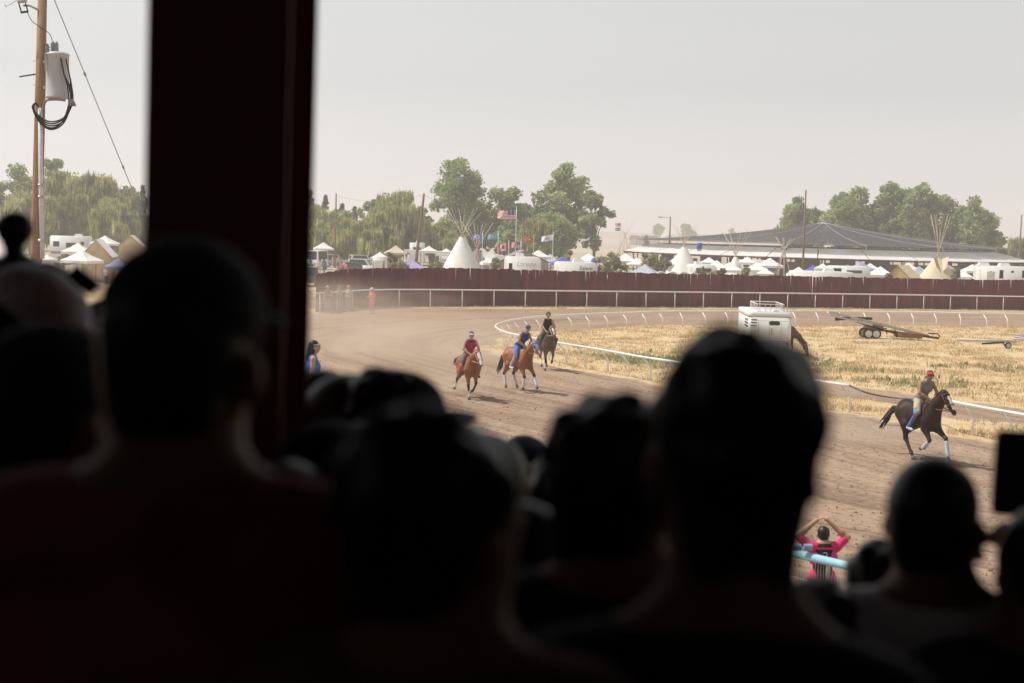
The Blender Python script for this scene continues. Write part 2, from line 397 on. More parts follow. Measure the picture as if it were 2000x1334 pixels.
n.links.new(nz.outputs['Fac'], rpn.inputs[0]); n.links.new(rpn.outputs[0], mx.inputs[1]); n.links.new(at.outputs['Color'], mx.inputs[2]); n.links.new(mx.outputs[0], b.inputs['Base Color'])
fx = [p[0] for p in fence_base]; fy = [p[1] for p in fence_base]; tx = [p[0] for p in fence_top]; ty = [p[1] for p in fence_top]
FP = resample(catmull(GP(fence_base), 10), 0.30)
fb0 = FP[0].copy()
def fence_h(p):                                              # board height from the profile of the top edge
    v = p-CAM; dx = v.dot(rt)/v.dot(fw)*FPX+1000
    yt = np.interp(dx, tx, ty); q = AT(dx, yt, p.y); return q.z
ft = thing('board_fence', 'tall maroon board fence with light showing through the gaps along its top', 'fence', fb0)
bv = []; bf = []; bc = []
for i in range(len(FP)-1):
    a, c = FP[i]-fb0, FP[i+1]-fb0; d = (c-a); L = d.length; d.normalize(); nrm = Vector((-d.y, d.x, 0))
    h = fence_h(FP[i]) + random.gauss(0, 0.022)+0.035*fbm(i*.11, 0, 1.0, 2)
    g0 = 0.004; gt = 0.004
    r = random.random()
    if r < 0.15: gt = random.uniform(0.05, 0.115)
    elif r < 0.38: gt = random.uniform(0.012, 0.04)
    hb = random.uniform(0.55, 0.9) if gt > 0.01 else 0.5       # where the split starts
    if random.random() < 0.02: hb = 0.1
    k = random.uniform(0.85, 1.12)*(0.82+.4*random.Random(i//8).random()); off = nrm*random.gauss(0, 0.006); th = nrm*0.025
    q = [a+d*g0, c-d*g0, c-d*g0+Vector((0, 0, h*hb)), c-d*gt+Vector((0, 0, h-random.uniform(0, .03))), a+d*g0+Vector((0, 0, h)), ]
    q = [x+off for x in q]; base = len(bv)
    bv += q+[x+th for x in q]
    bf += [[base+z for z in (0, 1, 2, 3, 4)], [base+z for z in (9, 8, 7, 6, 5)]]+[[base+z, base+(z+1) % 5, base+5+(z+1) % 5, base+5+z][::-1] for z in range(5)]
    bc += [(k, k*random.uniform(0.93, 1.07), k*random.uniform(0.9, 1.1), 1)]*10
mbf = MB().add(bv, bf); bo_ = mbf.build('boards', maroon, ft)
ca = bo_.data.color_attributes.new('board', 'FLOAT_COLOR', 'POINT'); ca.data.foreach_set('color', [x for c in bc for x in c])
for zr in (0.5, 1.6):
    MB().tube([p-fb0+Vector((0, 0.09, zr)) for p in FP[::4]], 0.045, 4).build('fence_rail', mat('weathered_timber', (0.2, 0.14, 0.1), 0.9), ft)
# ------------------------------------------------------------------ grandstand
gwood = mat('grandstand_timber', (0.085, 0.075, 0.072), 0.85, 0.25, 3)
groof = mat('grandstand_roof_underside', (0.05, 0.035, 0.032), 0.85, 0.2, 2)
mar_steel = mat('maroon_steel', (0.26, 0.062, 0.075), 0.65, 0.1, 1.2, spec=0.25)
def deck_z(d): return 3.88 - 0.2*max(0, math.floor((d-1.2)/0.9)) if d > 1.2 else 4.1
gt = thing('grandstand', 'dark timber grandstand with a low roof shading the spectators', 'grandstand', (0, 0, 0))
mb = MB()
for k in range(11):
    d0 = -4 if k == 0 else 1.2+0.9*(k-1)
    d1 = 1.2+0.9*k; z = 4.1 if k == 0 else 4.08-0.2*k
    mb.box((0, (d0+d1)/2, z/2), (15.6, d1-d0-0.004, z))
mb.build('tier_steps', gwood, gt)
for k in range(1, 10):
    b_ = MB(); b_.box((0, 1.25+.9*k, 4.08-.2*k+.42), (15.4, .26, .04))
    for x in range(-7, 8, 2): b_.box((x, 1.25+.9*k, 4.08-.2*k+.2), (.06, .2, .4))
    b_.build('bench', gwood, gt)
mb = MB(); mb.prism([(-8.2, -4.4, 9.6), (-8.2, 7.6, 8.88), (-8.2, 7.6, 9.08), (-8.2, -4.4, 9.8)], (16.4, 0, 0)); mb.build('roof', groof, gt)  # out of view; front edge set by how much light reaches the front rows
MB().box((0, -4.2, 4.75), (16.4, 0.2, 9.45)).build('unseen_back_wall', gwood, gt)  # out of view, added to keep the backs of the heads dark
MB().box((-8.0, 2.9, 4.4), (0.2, 13.9, 8.7)).build('unseen_side_wall', gwood, gt)  # both sides closed, unseen, added to hold skylight off the crowd
MB().box((8.0, 2.9, 4.4), (0.2, 13.9, 8.7)).build('unseen_side_wall', gwood, gt)
# steel I-column
cp = AT(402, 300, 2.75); ct = thing('steel_column', 'maroon steel I-column holding up the grandstand roof', 'column', (cp.x, 2.75, deck_z(2.75)), 0.0)
hcol = 9.3-deck_z(2.75)-0.12
lean = Matrix.Rotation(R(0.5), 3, 'Y')
for nm, c, s in (('flange', (0, 0, hcol/2), (0.262, 0.013, hcol)), ('web', (-0.02, 0.175, hcol/2), (0.02, 0.326, hcol)), ('flange', (0, 0.35, hcol/2), (0.262, 0.013, hcol))):
    MB().box(Vector(c), s, None).build(nm, mar_steel, ct)
ct.rotation_euler = (0, R(0.55), 0)
# ------------------------------------------------------------------ smooth bodies: blended round cones -> one continuous mesh
def sdf_arrays(prims, vox, k=0.03):
    lo = np.full(3, 1e9); hi = -lo
    for p in prims:
        r = p['r']
        for q in ((p['a'], r[0]), (p['b'], r[1])) if p['t'] == 'c' else ((p['a'], max(p['r'])),):
            lo = np.minimum(lo, np.array(q[0])-q[1]); hi = np.maximum(hi, np.array(q[0])+q[1])
    lo -= 3*vox; hi += 3*vox
    n = np.ceil((hi-lo)/vox).astype(int)+1
    ax = [lo[i]+vox*np.arange(n[i]) for i in range(3)]
    F = np.full(n, 10.0, np.float32); D = np.full(n, 10.0, np.float32); Lb = np.zeros(n, np.int8)
    for p in prims:
        kk = p.get('k', k)
        if p['t'] == 'c':
            a, b = np.array(p['a'], float), np.array(p['b'], float); rm = max(p['r'])
            l = np.minimum(a, b)-rm; h = np.maximum(a, b)+rm
        else:
            a = np.array(p['a'], float); rm = max(p['r']); l = a-rm; h = a+rm
        mrg = kk+2*vox
        i0 = np.maximum(0, np.floor((l-mrg-lo)/vox).astype(int)); i1 = np.minimum(n, np.ceil((h+mrg-lo)/vox).astype(int)+1)
        sl = tuple(slice(i0[i], i1[i]) for i in range(3))
        X, Y, Z = np.meshgrid(*[ax[i][sl[i]] for i in range(3)], indexing='ij')
        if p['t'] == 'c':
            ab = b-a; L2 = max(1e-9, ab.dot(ab))
            t = np.clip(((X-a[0])*ab[0]+(Y-a[1])*ab[1]+(Z-a[2])*ab[2])/L2, 0, 1)
            d = np.sqrt((X-a[0]-t*ab[0])**2+(Y-a[1]-t*ab[1])**2+(Z-a[2]-t*ab[2])**2)-(p['r'][0]+(p['r'][1]-p['r'][0])*t)
        else:
            P = np.stack([X-a[0], Y-a[1], Z-a[2]], -1)
            if p.get('M') is not None: P = P @ np.array(p['M'])
            rr = np.array(p['r'], float); q = P/rr; k0 = np.sqrt((q*q).sum(-1)); k1 = np.sqrt(((q/rr)**2).sum(-1))
            d = np.where(k0 < 1e-6, -rr.min(), k0*(k0-1)/np.maximum(k1, 1e-9))
        f = F[sl]; hh = np.clip(0.5+0.5*(d-f)/kk, 0, 1)
        F[sl] = d*(1-hh)+f*hh-kk*hh*(1-hh)
        dd = d-p.get('bias', 0.0); mk = dd < D[sl]; D[sl] = np.where(mk, dd, D[sl]); Lb[sl] = np.where(mk, p['m'], Lb[sl])
    S = F < 0
    acc = np.zeros(tuple(n-1)+(3,), np.float32); cnt = np.zeros(tuple(n-1), np.int16)
    for axis in range(3):
        o1, o2 = [i for i in range(3) if i != axis]
        sa = [slice(None)]*3; sb = [slice(None)]*3; sa[axis] = slice(0, -1); sb[axis] = slice(1, None)
        fa, fb = F[tuple(sa)], F[tuple(sb)]; cr = (fa < 0) != (fb < 0)
        t = np.where(cr, fa/np.where(cr, fa-fb, 1), 0)
        for u in (0, 1):
            for v in (0, 1):
                s = [slice(None)]*3
                s[o1] = slice(u, n[o1]-1+u); s[o2] = slice(v, n[o2]-1+v); s = tuple(s)
                c = cr[s]; pos = np.zeros(c.shape+(3,), np.float32); pos[..., axis] = t[s]; pos[..., o1] = u; pos[..., o2] = v
                acc += pos*c[..., None]; cnt += c
    act = cnt > 0; idx = np.full(act.shape, -1, np.int64); ii = np.argwhere(act); idx[act] = np.arange(len(ii))
    verts = lo+vox*(ii+acc[act]/cnt[act][:, None])
    quads = []; labs = []
    for axis in range(3):
        o1, o2 = [(1, 2), (2, 0), (0, 1)][axis]
        sa = [slice(None)]*3; sb = [slice(None)]*3; sa[axis] = slice(0, -1); sb[axis] = slice(1, None)
        A, B = S[tuple(sa)], S[tuple(sb)]; e = np.argwhere(A != B)
        e = e[(e[:, o1] > 0) & (e[:, o2] > 0) & (e[:, o1] < n[o1]-1) & (e[:, o2] < n[o2]-1)]
        if not len(e): continue
        def ix(d1, d2):
            q = e.copy(); q[:, o1] -= d1; q[:, o2] -= d2; return idx[q[:, 0], q[:, 1], q[:, 2]]
        Q = np.stack([ix(1, 1), ix(0, 1), ix(0, 0), ix(1, 0)], 1)
        ins = A[e[:, 0], e[:, 1], e[:, 2]]
        Q = np.where(ins[:, None], Q, Q[:, ::-1]); quads.append(Q); labs.append(Lb[e[:, 0], e[:, 1], e[:, 2]])
    return verts, np.concatenate(quads), np.concatenate(labs)
def sdf_obj(name, prims, mats, vox=0.015, k=0.03, parent=None, loc=None):
    v, q, l = sdf_arrays(prims, vox, k)
    me = bpy.data.meshes.new(name); me.from_pydata(v.tolist(), [], q.tolist())
    for m in mats: me.materials.append(m)
    me.polygons.foreach_set('material_index', l.astype(np.int32)); me.polygons.foreach_set('use_smooth', [True]*len(q)); me.update()
    o = bpy.data.objects.new(name, me); COL.objects.link(o)
    if parent: o.parent = parent
    if loc is not None: o.location = loc
    return o
def C(a, b, r0, r1=None, m=0, **kw): return dict(t='c', a=tuple(a), b=tuple(b), r=(r0, r0 if r1 is None else r1), m=m, **kw)
def E(a, r, m=0, M=None, **kw): return dict(t='e', a=tuple(a), r=tuple(r), m=m, M=M, **kw)
V3 = lambda *a: Vector(a)

skin = mat('skin_brown', (0.36, 0.19, 0.115), 0.55, 0.08, 8)
skin_l = mat('skin_tan', (0.5, 0.3, 0.2), 0.55, 0.08, 8)
blackm = mat('black_cloth', (0.018, 0.018, 0.02), 0.85, 0.2, 8)
hairm = mat('black_hair', (0.014, 0.011, 0.01), 0.45, 0.3, 14, stretch=(6, 6, 1), spec=0.4)
shoem = mat('shoe_white', (0.6, 0.58, 0.56), 0.7)
darkeye = mat('eye_dark', (0.015, 0.01, 0.01), 0.3)
def cloth(name, c, var=0.18): return mat(name, c, 0.85, var, 9, bump=0.25, bscale=14)
jeans = cloth('blue_jeans', (0.07, 0.1, 0.19)); khaki = cloth('khaki_cloth', (0.5, 0.41, 0.27))

def stand_pose(h=1.75, **kw):
    s = h/1.75
    J = dict(s=s, pel=V3(0, 0, .95)*s, chest=V3(0, 0, 1.27)*s, neck=V3(0, .0, 1.46)*s, head=V3(0, .03, 1.635)*s, yaw=0.0, pitch=0.0,
             lsh=V3(-.185, 0, 1.42)*s, rsh=V3(.185, 0, 1.42)*s, lel=V3(-.25, -.02, 1.13)*s, rel=V3(.25, -.02, 1.13)*s,
             lwr=V3(-.25, .1, .9)*s, rwr=V3(.25, .1, .9)*s, lhip=V3(-.095, 0, .93)*s, rhip=V3(.095, 0, .93)*s,
             lkn=V3(-.11, .03, .5)*s, rkn=V3(.11, .03, .5)*s, lan=V3(-.12, -.02, .08)*s, ran=V3(.12, -.02, .08)*s, toe=V3(0, .16, -.04)*s)
    J.update(kw); return J
def headM(J):
    return Matrix.Rotation(J['yaw'], 3, 'Z') @ Matrix.Rotation(J['pitch'], 3, 'X')
def hand_prims(wr, el, s, m, curl=0.5, side=1, spread=1.0, up_=None):
    d = (wr-el).normalized(); x = (up_ or V3(0, 0, 1)).cross(d)
    if x.length < 0.1: x = V3(1, 0, 0)
    x.normalize(); y = d.cross(x)
    out_ = [C(wr, wr+d*.07*s, .026*s, .034*s, m, k=.02)]
    for i, (L, o) in enumerate(((.062, -1.2), (.075, -.4), (.07, .4), (.055, 1.2))):
        b = wr+d*.085*s+x*o*.019*s*spread; c = b+(d*math.cos(curl)-y*math.sin(curl))*L*.55*s+x*o*.004*spread; e = c+(d*math.cos(2*curl)-y*math.sin(2*curl))*L*.5*s
        out_ += [C(b-d*.03*s, c, .0105*s, .009*s, m, k=.006), C(c, e, .009*s, .0075*s, m, k=.004)]
    b = wr+d*.025*s+x*side*.028*s; c = b+(d*.6+x*side*.6-y*.3).normalized()*.045*s
    out_ += [C(b, c, .012*s, .011*s, m, k=.008), C(c, c+(d*.9+x*side*.1-y*.2)*.03*s, .011*s, .008*s, m, k=.005)]
    return out_
def person(label, J, top, bottom, sk=None, group=None, loc=(0, 0, 0), rz=0.0, hair='short', hat=None, hatm=None, sleeve='short', legs='long', vox=0.016,
           shoes=None, hairmat=None, curl=0.6, socks=None, female=False, glasses=False, name='person', traps=False, arm=1.0):
    sk = sk or skin; s = J['s']; H = J['head']; M = headM(J); hm_ = hairmat or hairm
    def h(x, y, z): return H + M @ V3(x*s, y*s, z*s)
    Mn = [list(r) for r in M]
    P = []
    ax = (J['rsh']-J['lsh']).normalized()
    P += [C(J['pel']-ax*.07*s, J['pel']+ax*.07*s, .115*s, m=0), C(J['pel'], J['chest'], .115*s, .125*s, 0),
          C(J['chest']-ax*.085*s, J['chest']+ax*.085*s, .115*s, m=0), C(J['lsh']+ax*.05*s, J['rsh']-ax*.05*s, .062*s, m=0),
          C(J['chest'], J['neck'], .10*s, .06*s, 0), C(J['neck'], H+(J['neck']-H)*.25, .056*s, .052*s, 0)]
    P += [E(h(0, 0, .015), (.077*s, .097*s, .108*s), 0, Mn), E(h(0, .03, -.06), (.055*s, .062*s, .058*s), 0, Mn),
          E(h(0, .1, -.018), (.013*s, .02*s, .022*s), 0, Mn, k=.015), E(h(-.083, -.005, -.012), (.02*s, .024*s, .034*s), 0, Mn, k=.01), E(h(.083, -.005, -.012), (.02*s, .024*s, .034*s), 0, Mn, k=.01),
          E(h(-.03, .088, .012), (.016*s, .012*s, .009*s), 1, Mn, k=.005, bias=.006), E(h(.03, .088, .012), (.016*s, .012*s, .009*s), 1, Mn, k=.005, bias=.006), E(h(0, .09, -.058), (.024*s, .012*s, .006*s), 2, Mn, k=.005, bias=.006)]
    if traps: P += [C(J['neck']+V3(0, -.01, .03)*s, J[q+'sh']+V3(0, 0, .0), .068*s, .055*s, 0, k=.05) for q in 'lr']+[C(J['neck'], H+(J['neck']-H)*.3, .068*s, .066*s, 0)]
    for a in 'lr':
        sh, el, wr = J[a+'sh'], J[a+'el'], J[a+'wr']; sd_ = -1 if a == 'l' else 1
        P += [C(sh, el, .05*s*arm, .042*s*arm, 0), C(el, el.lerp(wr, .35), .043*s*arm, .042*s*arm, 0), C(el.lerp(wr, .35), wr, .042*s*arm, .028*s*arm, 0)]
        P += hand_prims(wr, el, s, 0, curl, -sd_)
        hp_, kn, an = J[a+'hip'], J[a+'kn'], J[a+'an']
        P += [C(hp_, kn, .088*s, .056*s, 0), C(kn, an, .055*s, .036*s, 0), C(an+V3(0, -.03, -.035)*s, an+J['toe'], .035*s, .028*s, 0)]
    lips = mat('lips', (0.33, 0.13, 0.1), 0.5)
    body = sdf_obj(name, P, [sk, darkeye, lips], vox, .028*s, None, loc); body.rotation_euler = (0, 0, rz)
    tag(body, label, 'person', group)
    # shirt
    g = .014*s; T = [C(J['pel']-ax*.07*s+V3(0, 0, .02*s), J['pel']+ax*.07*s+V3(0, 0, .02*s), .118*s+g), C(J['pel'], J['chest'], .118*s+g, .128*s+g), C(J['chest']-ax*.085*s, J['chest']+ax*.085*s, .116*s+g),
                     C(J['lsh']+ax*(.045 if sleeve != 'none' else .075)*s, J['rsh']-ax*(.045 if sleeve != 'none' else .075)*s, .062*s+g), C(J['chest'], J['neck'], .1*s+g, .052*s+g)]
    if traps: T += [C(J['neck']+V3(0, -.02, -.0)*s, J[q+'sh']+V3(0, 0, .0), .066*s, .058*s+g, k=.05) for q in 'lr']
    if female: T.append(C(J['chest']-ax*.07*s+V3(0, .06, -.02)*s, J['chest']+ax*.07*s+V3(0, .06, -.02)*s, .085*s))
    for a in 'lr':
        sh, el, wr = J[a+'sh'], J[a+'el'], J[a+'wr']
        if sleeve == 'short': T.append(C(sh, sh.lerp(el, .72), .055*s+g, .052*s+g))
        elif sleeve == 'long': T += [C(sh, el, .055*s+g, .046*s+g), C(el, el.lerp(wr, .92), .046*s+g, .034*s+g)]
        else: pass
    tops = top if isinstance(top, (list, tuple)) else [top]
    if len(tops) > 1:                                        # contrast panel over chest and back
        for p in T: p['m'] = 0
        T += [C(J['pel'].lerp(J['chest'], .3)-V3(0, .04, 0), J['chest'].lerp(J['neck'], .8)-V3(0, .035, 0), .1*s+g, .075*s+g, 1, bias=.024)]
    sdf_obj('shirt', T, tops, vox, .03*s, body)
    # trousers / shorts
    B = [C(J['pel']-ax*.07*s-V3(0, 0, .02*s), J['pel']+ax*.07*s-V3(0, 0, .02*s), .118*s+g*.8)]
    for a in 'lr':
        hp_, kn, an = J[a+'hip'], J[a+'kn'], J[a+'an']
        if legs == 'long': B += [C(hp_, kn, .092*s+g, .064*s+g), C(kn, an, .062*s+g, .05*s+g*.6)]
        else: B += [C(hp_, hp_.lerp(kn, .88), .094*s+g, .078*s+g)]
    sdf_obj('trousers' if legs == 'long' else 'shorts', B, [bottom], vox, .03*s, body)
    if socks:
        for a in 'lr': sdf_obj('sock', [C(J[a+'kn'].lerp(J[a+'an'], .15), J[a+'an'], .058*s, .045*s)], [socks], vox, .01, body)
    for a in 'lr': sdf_obj('shoe', [C(J[a+'an']+V3(0, -.035, -.035)*s, J[a+'an']+J['toe']*1.08, .044*s, .036*s)], [shoes or shoem], vox, .01, body)
    # hair
    hp2 = []
    if hair != 'none':
        hp2 = [E(h(0, -.022, .037), (.087*s, .1*s, .1*s), 0, Mn), E(h(0, -.05, -.025), (.074*s, .062*s, .085*s), 0, Mn)]
        if hair == 'long': hp2 += [C(h(0, -.06, -.02), h(0, -.085, -.2), .075*s, .08*s), C(h(0, -.08, -.2), h(0, -.09, -.38), .08*s, .05*s), C(h(-.06, -.03, 0), h(-.07, -.04, -.2), .035*s, .03*s), C(h(.06, -.03, 0), h(.07, -.04, -.2), .035*s, .03*s)]
        if hair == 'ponytail': hp2 += [C(h(0, -.1, .02), h(0, -.15, -.08), .03*s, .035*s), C(h(0, -.15, -.08), h(0, -.13, -.42), .036*s, .02*s)]
        if hair == 'flying': hp2 += [C(h(0, -.08, 0), h(.02, -.2, -.1), .06*s, .05*s), C(h(.02, -.2, -.1), h(.05, -.32, -.12), .045*s, .02*s), C(h(-.05, -.06, -.02), h(-.09, -.12, -.15), .045*s, .03*s), C(h(.05, -.06, -.02), h(.09, -.12, -.15), .045*s, .03*s)]
        if hair in ('nape', 'fluffy') and traps: hp2 += [C(h(-.026, -.05, -.04), h(-.024, -.055, -.13), .05*s, .042*s), C(h(.026, -.05, -.04), h(.024, -.055, -.13), .05*s, .042*s)]
        if hair == 'topknot': hp2 += [C(h(0, -.03, .13), h(-.005, -.04, .16), .02*s, .022*s, k=.008), E(h(-.0, -.04, .192), (.043*s, .04*s, .04*s), 0, k=.01)]
        if hair == 'fluffy': 
            rq = random.Random(int(loc[0]*100)+int(loc[1]*37)); hp2 += [E(h(0, -.03, .045), (.094*s, .104*s, .1*s), 0, Mn)]
            for _ in range(46):
                dq = V3(rq.gauss(0, 1), rq.gauss(0, 1)-.25, rq.gauss(0, .9)+.25).normalized()
                if dq.y > .62: continue
                c0 = V3(dq.x*.088, -.03+dq.y*.098, .045+dq.z*.094); sw = V3(rq.uniform(-.02, .02), -.012, -.022)
                hp2.append(C(h(*c0), h(*(c0*1.05+sw+V3(0, 0, .0))), .022*s, .007*s, k=.014))
        sdf_obj('hair', hp2, [hm_], vox*.8, .02*s, body)
    if hat in ('cap', 'cap_back'):
        yb = 1 if hat == 'cap' else -1
        Q = [E(h(0, -.005, .06), (.094*s, .11*s, .088*s), 0, Mn), E(h(0, yb*.125, .042), (.07*s, .075*s, .012*s), 0, Mn, k=.008)]
        sdf_obj('cap', Q, [hatm or blackm], vox*.7, .012, body)
    if hat == 'cowboy':
        Q = [E(h(0, 0, .08), (.088*s, .105*s, .085*s), 0, Mn), E(h(0, 0, .055), (.17*s, .2*s, .014*s), 0, Mn, k=.02)]
        sdf_obj('cowboy_hat', Q, [hatm or blackm], vox*.7, .02, body)
    if hat in ('headband', 'bandana'):
        Q = [E(h(0, -.0, .042), (.094*s, .112*s, .03*s if hat == 'headband' else .062*s), 0, Mn)]
        if hat == 'bandana': Q += [C(h(0, -.11, .03), h(-.02, -.19, .03), .014*s, .018*s), C(h(-.0, -.11, .03), h(.0, -.2, .0), .012*s, .016*s)]
        sdf_obj('bandana' if hat == 'bandana' else 'headband', Q, [hatm], vox*.7, .01, body)
    if glasses:
        sdf_obj('sunglasses', [C(h(-.06, .09, .014), h(.06, .09, .014), .017*s), C(h(-.07, .08, .016), h(-.08, .0, .016), .008*s), C(h(.07, .08, .016), h(.08, .0, .016), .008*s)], [darkeye], vox*.6, .005, body)
    return body

# ------------------------------------------------------------------ horses
def horse(label, loc, rz, coat, dark, legs, s=1.0, headpos=None, poll=None, socks=(), wraps=None, wrapset=(), blaze=None, mane=None, tail=None, hood=None, bridle=None, tailpts=None, group=None, grazing=False, vox=0.02, reins=None):
    sock = mat('horse_white_sock', (0.7, 0.66, 0.6), 0.8); hoof = mat('hoof_horn', (0.13, 0.1, 0.08), 0.6)
    poll = poll or V3(0, 1.08, 1.80); mz = headpos or V3(0, 1.43, 1.46)
    P = [E((0, .02, 1.17), (.27, .62, .31), 0), E((0, .46, 1.13), (.235, .28, .32), 0), E((0, -.58, 1.22), (.27, .36, .31), 0), C((0, -.1, 1.38), (0, .28, 1.42), .11, .12, 0, k=.08), C((0, -.35, 1.36), (0, -.7, 1.38), .14, .13, 0, k=.08),
         C((0, -.78, 1.36), (0, -.95, 1.22), .09, .06, 0)]
    nb = V3(0, .52, 1.22); nm = nb.lerp(poll, .5)+V3(0, .0, .04)
    up_n = V3(0, -.10, .07)
    P += [C(nb, nm, .22, .145, 0, k=.08), C(nm, poll+V3(0, -.02, -.06), .145, .1, 0, k=.06), C(nb+up_n*1.6, poll+up_n*.4, .11, .07, 0, k=.07)]
    hd = (mz-poll); L = hd.length; hd.normalize(); fwd_ = V3(0, 0, 1).cross(V3(1, 0, 0)); nrm = V3(1, 0, 0).cross(hd).normalized()   # nrm: towards the brow
    if nrm.dot(V3(0, 1, .3)) < 0: nrm = -nrm
    ck = poll+hd*L*.33-nrm*.06
    P += [C(poll, poll+hd*L*.45, .088, .078, 0, k=.03), C(poll+hd*L*.4, mz, .076, .052, 0, k=.03), E(ck, (.075, .11, .1), 0, k=.03), C(ck+hd*.03, mz-nrm*.03, .06, .042, 0, k=.03),
          E(mz+hd*.015-nrm*.012, (.055, .052, .05), 2, k=.03)]
    for sx in (-1, 1):
        e0 = poll+V3(sx*.055, 0, 0)-hd*.05
        P += [C(e0, e0-hd*.085+V3(sx*.012, 0, 0)+nrm*.02, .03, .008, 1, k=.015), E(poll+hd*L*.3+V3(sx*.077, 0, 0)+nrm*.035, (.02, .03, .022), 3, k=.012, bias=.004),
              E(mz-hd*.02+V3(sx*.035, 0, 0)+nrm*.025, (.014, .016, .014), 3, k=.01, bias=.004)]
    if blaze: P += [C(poll+hd*L*.22+nrm*.078, mz-hd*.09+nrm*.047, .022, .026, 4, k=.012, bias=.016)]
    if blaze == 'wide': P += [C(poll+hd*L*.25+nrm*.07, mz-hd*.02+nrm*.04, .045, .045, 4, k=.012, bias=.02)]
    for q, (a, b, c, d) in legs.items():
        a, b, c, d = [V3(*z) for z in (a, b, c, d)]; sx = 1 if a.x > 0 else -1
        lw = 5 if q in socks else 1
        if q[0] == 'f':
            P += [C((sx*.13, .46, 1.08), a, .15, .105, 0, k=.07), C(a, a.lerp(b, .85), .1, .052, 0, k=.05), C(a.lerp(b, .85), b, .052, .053, 1, k=.02)]
        else:
            P += [C((sx*.13, -.58, 1.18), a, .21, .15, 0, k=.08), C(a, a.lerp(b, .8), .145, .062, 0, k=.06), C(a.lerp(b, .8), b, .062, .056, 1, k=.02), C(b+(a-b)*.0+V3(0, -.035, .03), b+V3(0, 0, -.03), .035, .04, 1, k=.02)]
        P += [C(b, b.lerp(c, .5), .048, .034, 1, k=.02), C(b.lerp(c, .5), c, .034, .036, lw, k=.02), E(c, (.043, .045, .045), lw, k=.02), C(c, c.lerp(d, .65), .036, .04, lw, k=.02), C(c.lerp(d, .65), d, .045, .06, 2 if lw == 1 else 6, k=.01)]
    for p in P:
        for kx in ('a', 'b'):
            if kx in p: p[kx] = tuple(x*s for x in p[kx])
        p['r'] = tuple(x*s for x in p['r'])
    body = sdf_obj('horse', P, [coat, dark, hoof, darkeye, sock, sock, hoof], vox, .05*s, None, loc); body.rotation_euler = (0, 0, rz); tag(body, label, 'horse', group)
    S = lambda L_: [dict(p, a=tuple(x*s for x in p['a']), r=tuple(x*s for x in p['r']), **({'b': tuple(x*s for x in p['b'])} if 'b' in p else {})) for p in L_]
    mm = mane or hairm; Q = []
    for i in range(9):
        t = i/8; b0_ = (nb+up_n*2.2).lerp(poll+up_n*.9, t); rnd = random.Random(i)
        Q.append(C(b0_, b0_+V3(.1+.03*rnd.random(), -.05-.06*rnd.random(), -.12), .04, .016, k=.02))
    Q.append(C(poll+nrm*.07-hd*.03, poll+nrm*.09+hd*.13, .03, .012, k=.02))
    sdf_obj('mane', S(Q), [mm], vox*.8, .02, body)
    tp = tailpts or [(0, -.95, 1.27), (0, -1.15, 1.22), (0.02, -1.38, 1.0), (.05, -1.5, .72)]
    Q = []
    for j in range(7):
        rnd = random.Random(j*7+int(loc[0]*10)); pts = [V3(*p)+V3(rnd.uniform(-.05, .05), rnd.uniform(-.06, .06), rnd.uniform(-.08, .08))*(0.15+i*.5) for i, p in enumerate(tp)]
        rs = [.035, .045, .034, .008]
        for i in range(len(tp)-1): Q.append(C(pts[i], pts[i+1], rs[i], rs[i+1], k=.015))
    sdf_obj('tail', S(Q), [tail or mm], vox*.8, .02, body)
    if wraps:
        for q in wrapset:
            a, b, c, d = [V3(*z) for z in legs[q]]; sdf_obj('leg_wrap', S([C(b.lerp(c, .25), c.lerp(d, .3), .052, .056)]), [wraps], vox, .01, body)
    if hood:
        Q = [C(poll, poll+hd*L*.45, .1, .09, 0), E(ck, (.088, .118, .108), 0), C(poll+hd*L*.4, poll+hd*L*.62, .087, .078, 0), C(poll-hd*.02+V3(0, -.06, -.05), poll+V3(0, -.16, -.12), .1, .11, 0)]
        for sx in (-1, 1): Q += [E(poll+hd*L*.3+V3(sx*.1, 0, 0)+nrm*.03, (.028, .055, .05), 1, k=.01, bias=.008), C(ck+V3(sx*.08, 0, -.04)+hd*.05, poll+hd*L*.6+V3(sx*.06, 0, 0), .016, .016, 2, k=.005, bias=.02)]
        sdf_obj('blinker_hood', S(Q), hood, vox*.7, .02, body)
    if bridle:
        B = MB(); rr = .013*s
        def ring(cn, ra, rb, n_=14): return [((cn+V3(1, 0, 0)*ra*math.cos(2*math.pi*i/n_)+nrm*rb*math.sin(2*math.pi*i/n_))*s) for i in range(n_+1)]
        B.tube(ring(poll+hd*L*.62-nrm*.01, .088, .098), rr, 6); B.tube(ring(poll+hd*L*.10-nrm*.0, .103, .1), rr, 6)
        for sx in (-1, 1):
            B.tube([(poll+V3(sx*.1, 0, 0)+hd*.02)*s, (poll+hd*L*.35+V3(sx*.1, 0, 0)-nrm*.02)*s, (poll+hd*L*.62+V3(sx*.088, 0, 0)-nrm*.02)*s, (mz+V3(sx*.06, 0, 0)-hd*.06-nrm*.03)*s], rr, 6)
            hnd = (reins or V3(0, .42, 1.62))
            B.tube([(mz+V3(sx*.06, 0, 0)-hd*.06-nrm*.03)*s, ((mz-hd*.06).lerp(hnd, .5)+V3(sx*.15, 0, -.1))*s, (hnd+V3(sx*.05, 0, 0))*s], rr, 6)
        B.build('bridle', bridle, body, True)
    return body
